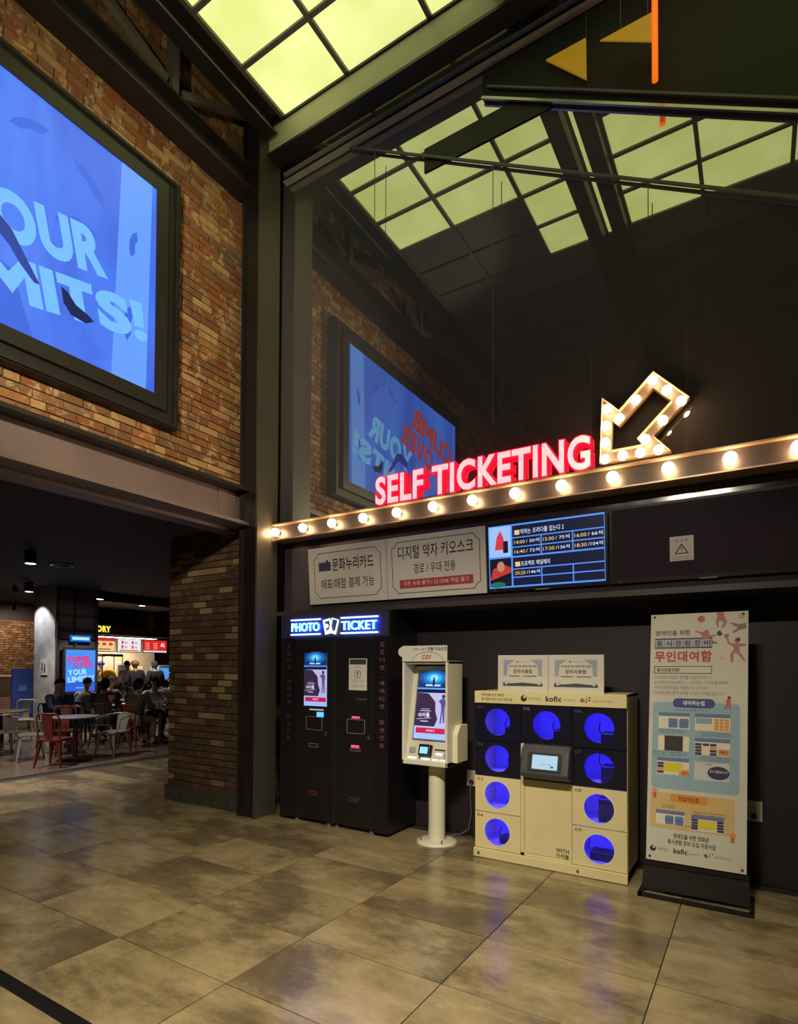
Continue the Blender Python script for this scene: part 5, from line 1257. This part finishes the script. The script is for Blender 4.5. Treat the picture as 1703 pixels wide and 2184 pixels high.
C12 = put(180, -12.0); metal_chair('metal_chair', 'black metal chair under the diner in the pale grey hoodie', C12, face(C12, put(240, -12.4)), MATS['dark_metal'])

# ---- people
SKIN = mat('skin', (190, 146, 122), .6, 0, .05, 8)
def skin_mesh(nodes, edges, sub=2):
    me = bpy.data.meshes.new('sk'); me.from_pydata([n[0] for n in nodes], edges, []); o = bpy.data.objects.new('sk', me); COL.objects.link(o)
    md = o.modifiers.new('s', 'SKIN'); sv = me.skin_vertices[0].data
    for i, n in enumerate(nodes):
        r = n[1]; sv[i].radius = (r, r) if not isinstance(r, tuple) else r
    sv[0].use_root = True
    sd = o.modifiers.new('d', 'SUBSURF'); sd.levels = sub; sd.render_levels = sub
    dg = bpy.context.evaluated_depsgraph_get(); dg.update()
    m2 = bpy.data.meshes.new_from_object(o.evaluated_get(dg)); vs = [v.co.copy() for v in m2.vertices]; fs = [list(p.vertices) for p in m2.polygons]
    bpy.data.objects.remove(o); bpy.data.meshes.remove(m2); bpy.data.meshes.remove(me); return vs, fs
def head_mesh(c, yaw, pitch):
    vs = []; fs = []; nu, nv = 18, 14
    for j in range(nv+1):
        t = math.pi*j/nv
        for i in range(nu):
            p = 2*math.pi*i/nu; x = math.sin(t)*math.sin(p); y = -math.sin(t)*math.cos(p); z = math.cos(t)
            sx, sy, sz = .073, .092, .112
            if z < -.1: k = 1+.30*(z+.1); sx *= k; sy *= 1+.12*(z+.1)
            X, Y, Z = x*sx, y*sy, z*sz
            fr = max(0, -y)
            if fr > .9 and abs(x) < .25 and -.28 < z < .12: Y -= .020*(1-abs(z+.12)/.4)          # nose
            if fr > .7 and .2 < abs(x) < .5 and .0 < z < .22: Y += .010                            # eye sockets
            if fr > .85 and abs(x) < .35 and -.55 < z < -.40: Y -= .004                            # lips
            if abs(x) > .93 and -.15 < z < .15: X *= 1.14                                          # ears
            vs.append(Vector((X, Y, Z)))
    for j in range(nv):
        for i in range(nu): fs.append([j*nu+i, (j+1)*nu+i, (j+1)*nu+(i+1) % nu, j*nu+(i+1) % nu])
    R_ = Matrix.Rotation(yaw, 3, 'Z') @ Matrix.Rotation(pitch, 3, 'X')
    return [R_ @ v+Vector(c) for v in vs], fs, R_
def person(label, loc, rot, pose, top, bottom, hair, long_hair=False, cap=None, coat=False, hy=0., hp=.2, lean=0., shoe=(24, 22, 24), arm=None):
    t = thing('person', label, 'person', (loc[0], loc[1], 0), rot, 'people in the food court')
    if pose == 'sit':
        pel = (0, .05, .53); che = (0, .02-lean*.5, .86); nek = (0, -.01-lean, 1.08); hd_ = (0, -.04-lean*1.15, 1.22)
        hip = [(sx*.10, 0, .52) for sx in (-1, 1)]; kne = [(sx*.13, -.42, .53) for sx in (-1, 1)]; ank = [(sx*.13, -.40, .09) for sx in (-1, 1)]; toe = [(sx*.14, -.58, .035) for sx in (-1, 1)]
        sho = [(sx*.19, che[1]-.02-lean*.3, 1.0) for sx in (-1, 1)]; elb = [(sx*.25, -.12-lean, .77) for sx in (-1, 1)]; wri = [(sx*.13, -.34-lean*.8, .80) for sx in (-1, 1)]
    else:
        pel = (0, 0, .95); che = (0, 0, 1.27); nek = (0, 0, 1.47); hd_ = (0, -.03, 1.60)
        hip = [(sx*.09, 0, .93) for sx in (-1, 1)]; kne = [(sx*.10, -.02, .5) for sx in (-1, 1)]; ank = [(sx*.11, .02, .09) for sx in (-1, 1)]; toe = [(sx*.13, -.15, .03) for sx in (-1, 1)]
        sho = [(sx*.18, .01, 1.40) for sx in (-1, 1)]; elb = [(sx*.25, .02, 1.12) for sx in (-1, 1)]; wri = [(sx*.16, -.22, 1.08) for sx in (-1, 1)]
    if arm: wri = [arm, wri[1]]
    nodes = [(pel, .12), (che, .13), (nek, .05), (hd_, .055)]; edges = [(0, 1), (1, 2), (2, 3)]
    for k in range(2):
        b0 = len(nodes); nodes += [(sho[k], .06), (elb[k], .042), (wri[k], .03)]; edges += [(1, b0), (b0, b0+1), (b0+1, b0+2)]
        d = (Vector(wri[k])-Vector(elb[k])).normalized(); side = Vector((0, 0, 1)).cross(d).normalized(); pw = Vector(wri[k])
        pa = len(nodes); nodes.append((tuple(pw+d*.06), (.034, .018))); edges.append((b0+2, pa))
        for q, L in ((-1.5, .065), (-.5, .08), (.5, .085), (1.5, .07)):
            f0 = len(nodes); nodes += [(tuple(pw+d*.10+side*q*.019), .009), (tuple(pw+d*(.10+L*.6)+side*q*.02-Vector((0, 0, .012))), .008), (tuple(pw+d*(.10+L)+side*q*.02-Vector((0, 0, .035))), .007)]
            edges += [(pa, f0), (f0, f0+1), (f0+1, f0+2)]
        f0 = len(nodes); sg = 1 if k == 0 else -1; nodes += [(tuple(pw+d*.05-side*sg*.045), .010), (tuple(pw+d*.09-side*sg*.055), .008)]; edges += [(pa, f0), (f0, f0+1)]
        b0 = len(nodes); nodes += [(hip[k], .09), (kne[k], .06), (ank[k], .04), (toe[k], .032)]; edges += [(0, b0), (b0, b0+1), (b0+1, b0+2), (b0+2, b0+3)]
    vs, fs = skin_mesh(nodes, edges, 1)
    hv, hf, HR = head_mesh(hd_, hy, hp)
    MB().add(vs, fs, None, True).add(hv, hf, None, True).build('body', SKIN, t)
    def cm(key, c): return mat('cloth_%d_%d_%d' % c, c, .85, 0, .15, 14)
    # jacket
    nd = [(pel, (.155, .13)), (che, (.165, .14)), ((nek[0], nek[1], nek[2]-.05), .085)]; ed = [(0, 1), (1, 2)]
    for k in range(2):
        b0 = len(nd); nd += [(sho[k], .082), (elb[k], .062), (tuple(Vector(elb[k]).lerp(Vector(wri[k]), .92)), .045)]; ed += [(1, b0), (b0, b0+1), (b0+1, b0+2)]
    if coat:
        b0 = len(nd); nd += [((0, -.15, .46), (.19, .11)), ((0, -.32, .36), (.20, .10))] if pose == 'sit' else [((0, 0, .7), (.19, .14))]; ed += [(0, b0)]+([(b0, b0+1)] if pose == 'sit' else [])
    v, f_ = skin_mesh(nd, ed, 1); MB().add(v, f_, None, True).build('jacket', cm('t', top), t)
    nd = [(pel, (.135, .12))]; ed = []
    for k in range(2):
        b0 = len(nd); nd += [(hip[k], .105), (kne[k], .078), (tuple(Vector(kne[k]).lerp(Vector(ank[k]), .9)), .06)]; ed += [(0, b0), (b0, b0+1), (b0+1, b0+2)]
    v, f_ = skin_mesh(nd, ed, 1); MB().add(v, f_, None, True).build('trousers', cm('b', bottom), t)
    for k in range(2):
        v, f_ = skin_mesh([(ank[k], .052), (tuple(Vector(ank[k]).lerp(Vector(toe[k]), .5)), .048), (toe[k], .04)], [(0, 1), (1, 2)], 1); MB().add(v, f_, None, True).build('shoe', cm('s', shoe), t)
    # hair: shell over crown and back of the head
    hvv = []; nu, nv = 18, 10
    for j in range(nv+1):
        for i in range(nu):
            p = 2*math.pi*i/nu; frontness = (1+math.cos(p))/2
            tmax = math.pi*(.60-.30*frontness) if not long_hair else math.pi*(.78-.46*frontness)
            tt = tmax*j/nv; hvv.append(HR @ Vector((math.sin(tt)*math.sin(p)*.086, -math.sin(tt)*math.cos(p)*.104+.006, math.cos(tt)*.125+(-.12*max(0, j/nv-.6)*(1-frontness) if long_hair else 0)))+Vector(hd_))
    hf2 = [[j*nu+i, (j+1)*nu+i, (j+1)*nu+(i+1) % nu, j*nu+(i+1) % nu] for j in range(nv) for i in range(nu)]
    MB().add(hvv, hf2, None, True).build('hair', cm('h', hair), t)
    if cap:
        cc = Vector(hd_)+HR @ Vector((0, -.0, .05)); MB().ball(cc, .105, None, 16, 8, (1, 1.05, .8)).build('cap', cm('c', cap), t)
    for sx in (-1, 1):
        MB().ball(Vector(hd_)+HR @ Vector((sx*.030, -.083, .012)), .010, None, 8, 6).build('eye', mat('eye_dark', (30, 22, 20), .3), t)
    return t
BK = (24, 22, 26)
person('diner in a blue jacket seated left of the advert display', C10, face(C10, (TA[0]-.2, TA[1]+1)), 'sit', (36, 62, 84), BK, BK, hy=.3, hp=.35, lean=.08)
person('diner in a dark olive jacket seen from behind', C6, face(C6, TC_), 'sit', (50, 44, 42), BK, BK, long_hair=True, hp=.2, lean=.05)
person('diner in a pale grey hoodie beside the olive jacket', C12, face(C12, put(240, -12.4)), 'sit', (150, 148, 156), BK, BK, hp=.25, lean=.06)
person('diner in navy with a pale collar facing right', C11, face(C11, (-11.9, G(275, -11.9)))+.2, 'sit', (34, 36, 48), BK, BK, hp=.1)
person('diner in a long dark green coat with grey trousers by the pier', C7, face(C7, TD), 'sit', (48, 46, 36), (84, 84, 86), BK, long_hair=True, coat=True, hp=.3, lean=.08)
person('diner in a white shirt bending over the dark round table', C9, face(C9, TD), 'sit', (196, 192, 196), BK, BK, hp=.5, lean=.16)
S1 = put(289, -14.2); person('customer in black with a tan cap standing at the counter', S1, face(S1, (XC, S1[1]+.4)), 'stand', (30, 28, 32), (40, 40, 44), (60, 44, 32), cap=(170, 130, 80), hp=.1)
S2 = put(331, -13.6); person('customer in black standing right of the tan cap', S2, face(S2, (XC, S2[1]-.2)), 'stand', (22, 22, 26), (28, 28, 32), (50, 46, 46), hp=.05)
S3 = put(272, -14.9); person('customer in a beige coat half hidden at the counter', S3, face(S3, (XC, S3[1])), 'stand', (150, 138, 120), (70, 66, 60), BK, coat=True)
S4 = put(214, -17.15); person('counter worker in a blue cap behind the snack counter', S4, face(S4, (XC+2, S4[1]))+0, 'stand', (28, 34, 66), BK, BK, cap=(40, 60, 190))
C13 = put(366, -12.5); 
metal_chair('metal_chair', 'dark metal chair at the very edge of the brick pier', C13, face(C13, TD), MATS['dark_metal'])
person('diner in a dark jacket half hidden by the brick pier', C13, face(C13, TD), 'sit', (52, 50, 58), BK, BK, hp=.2)
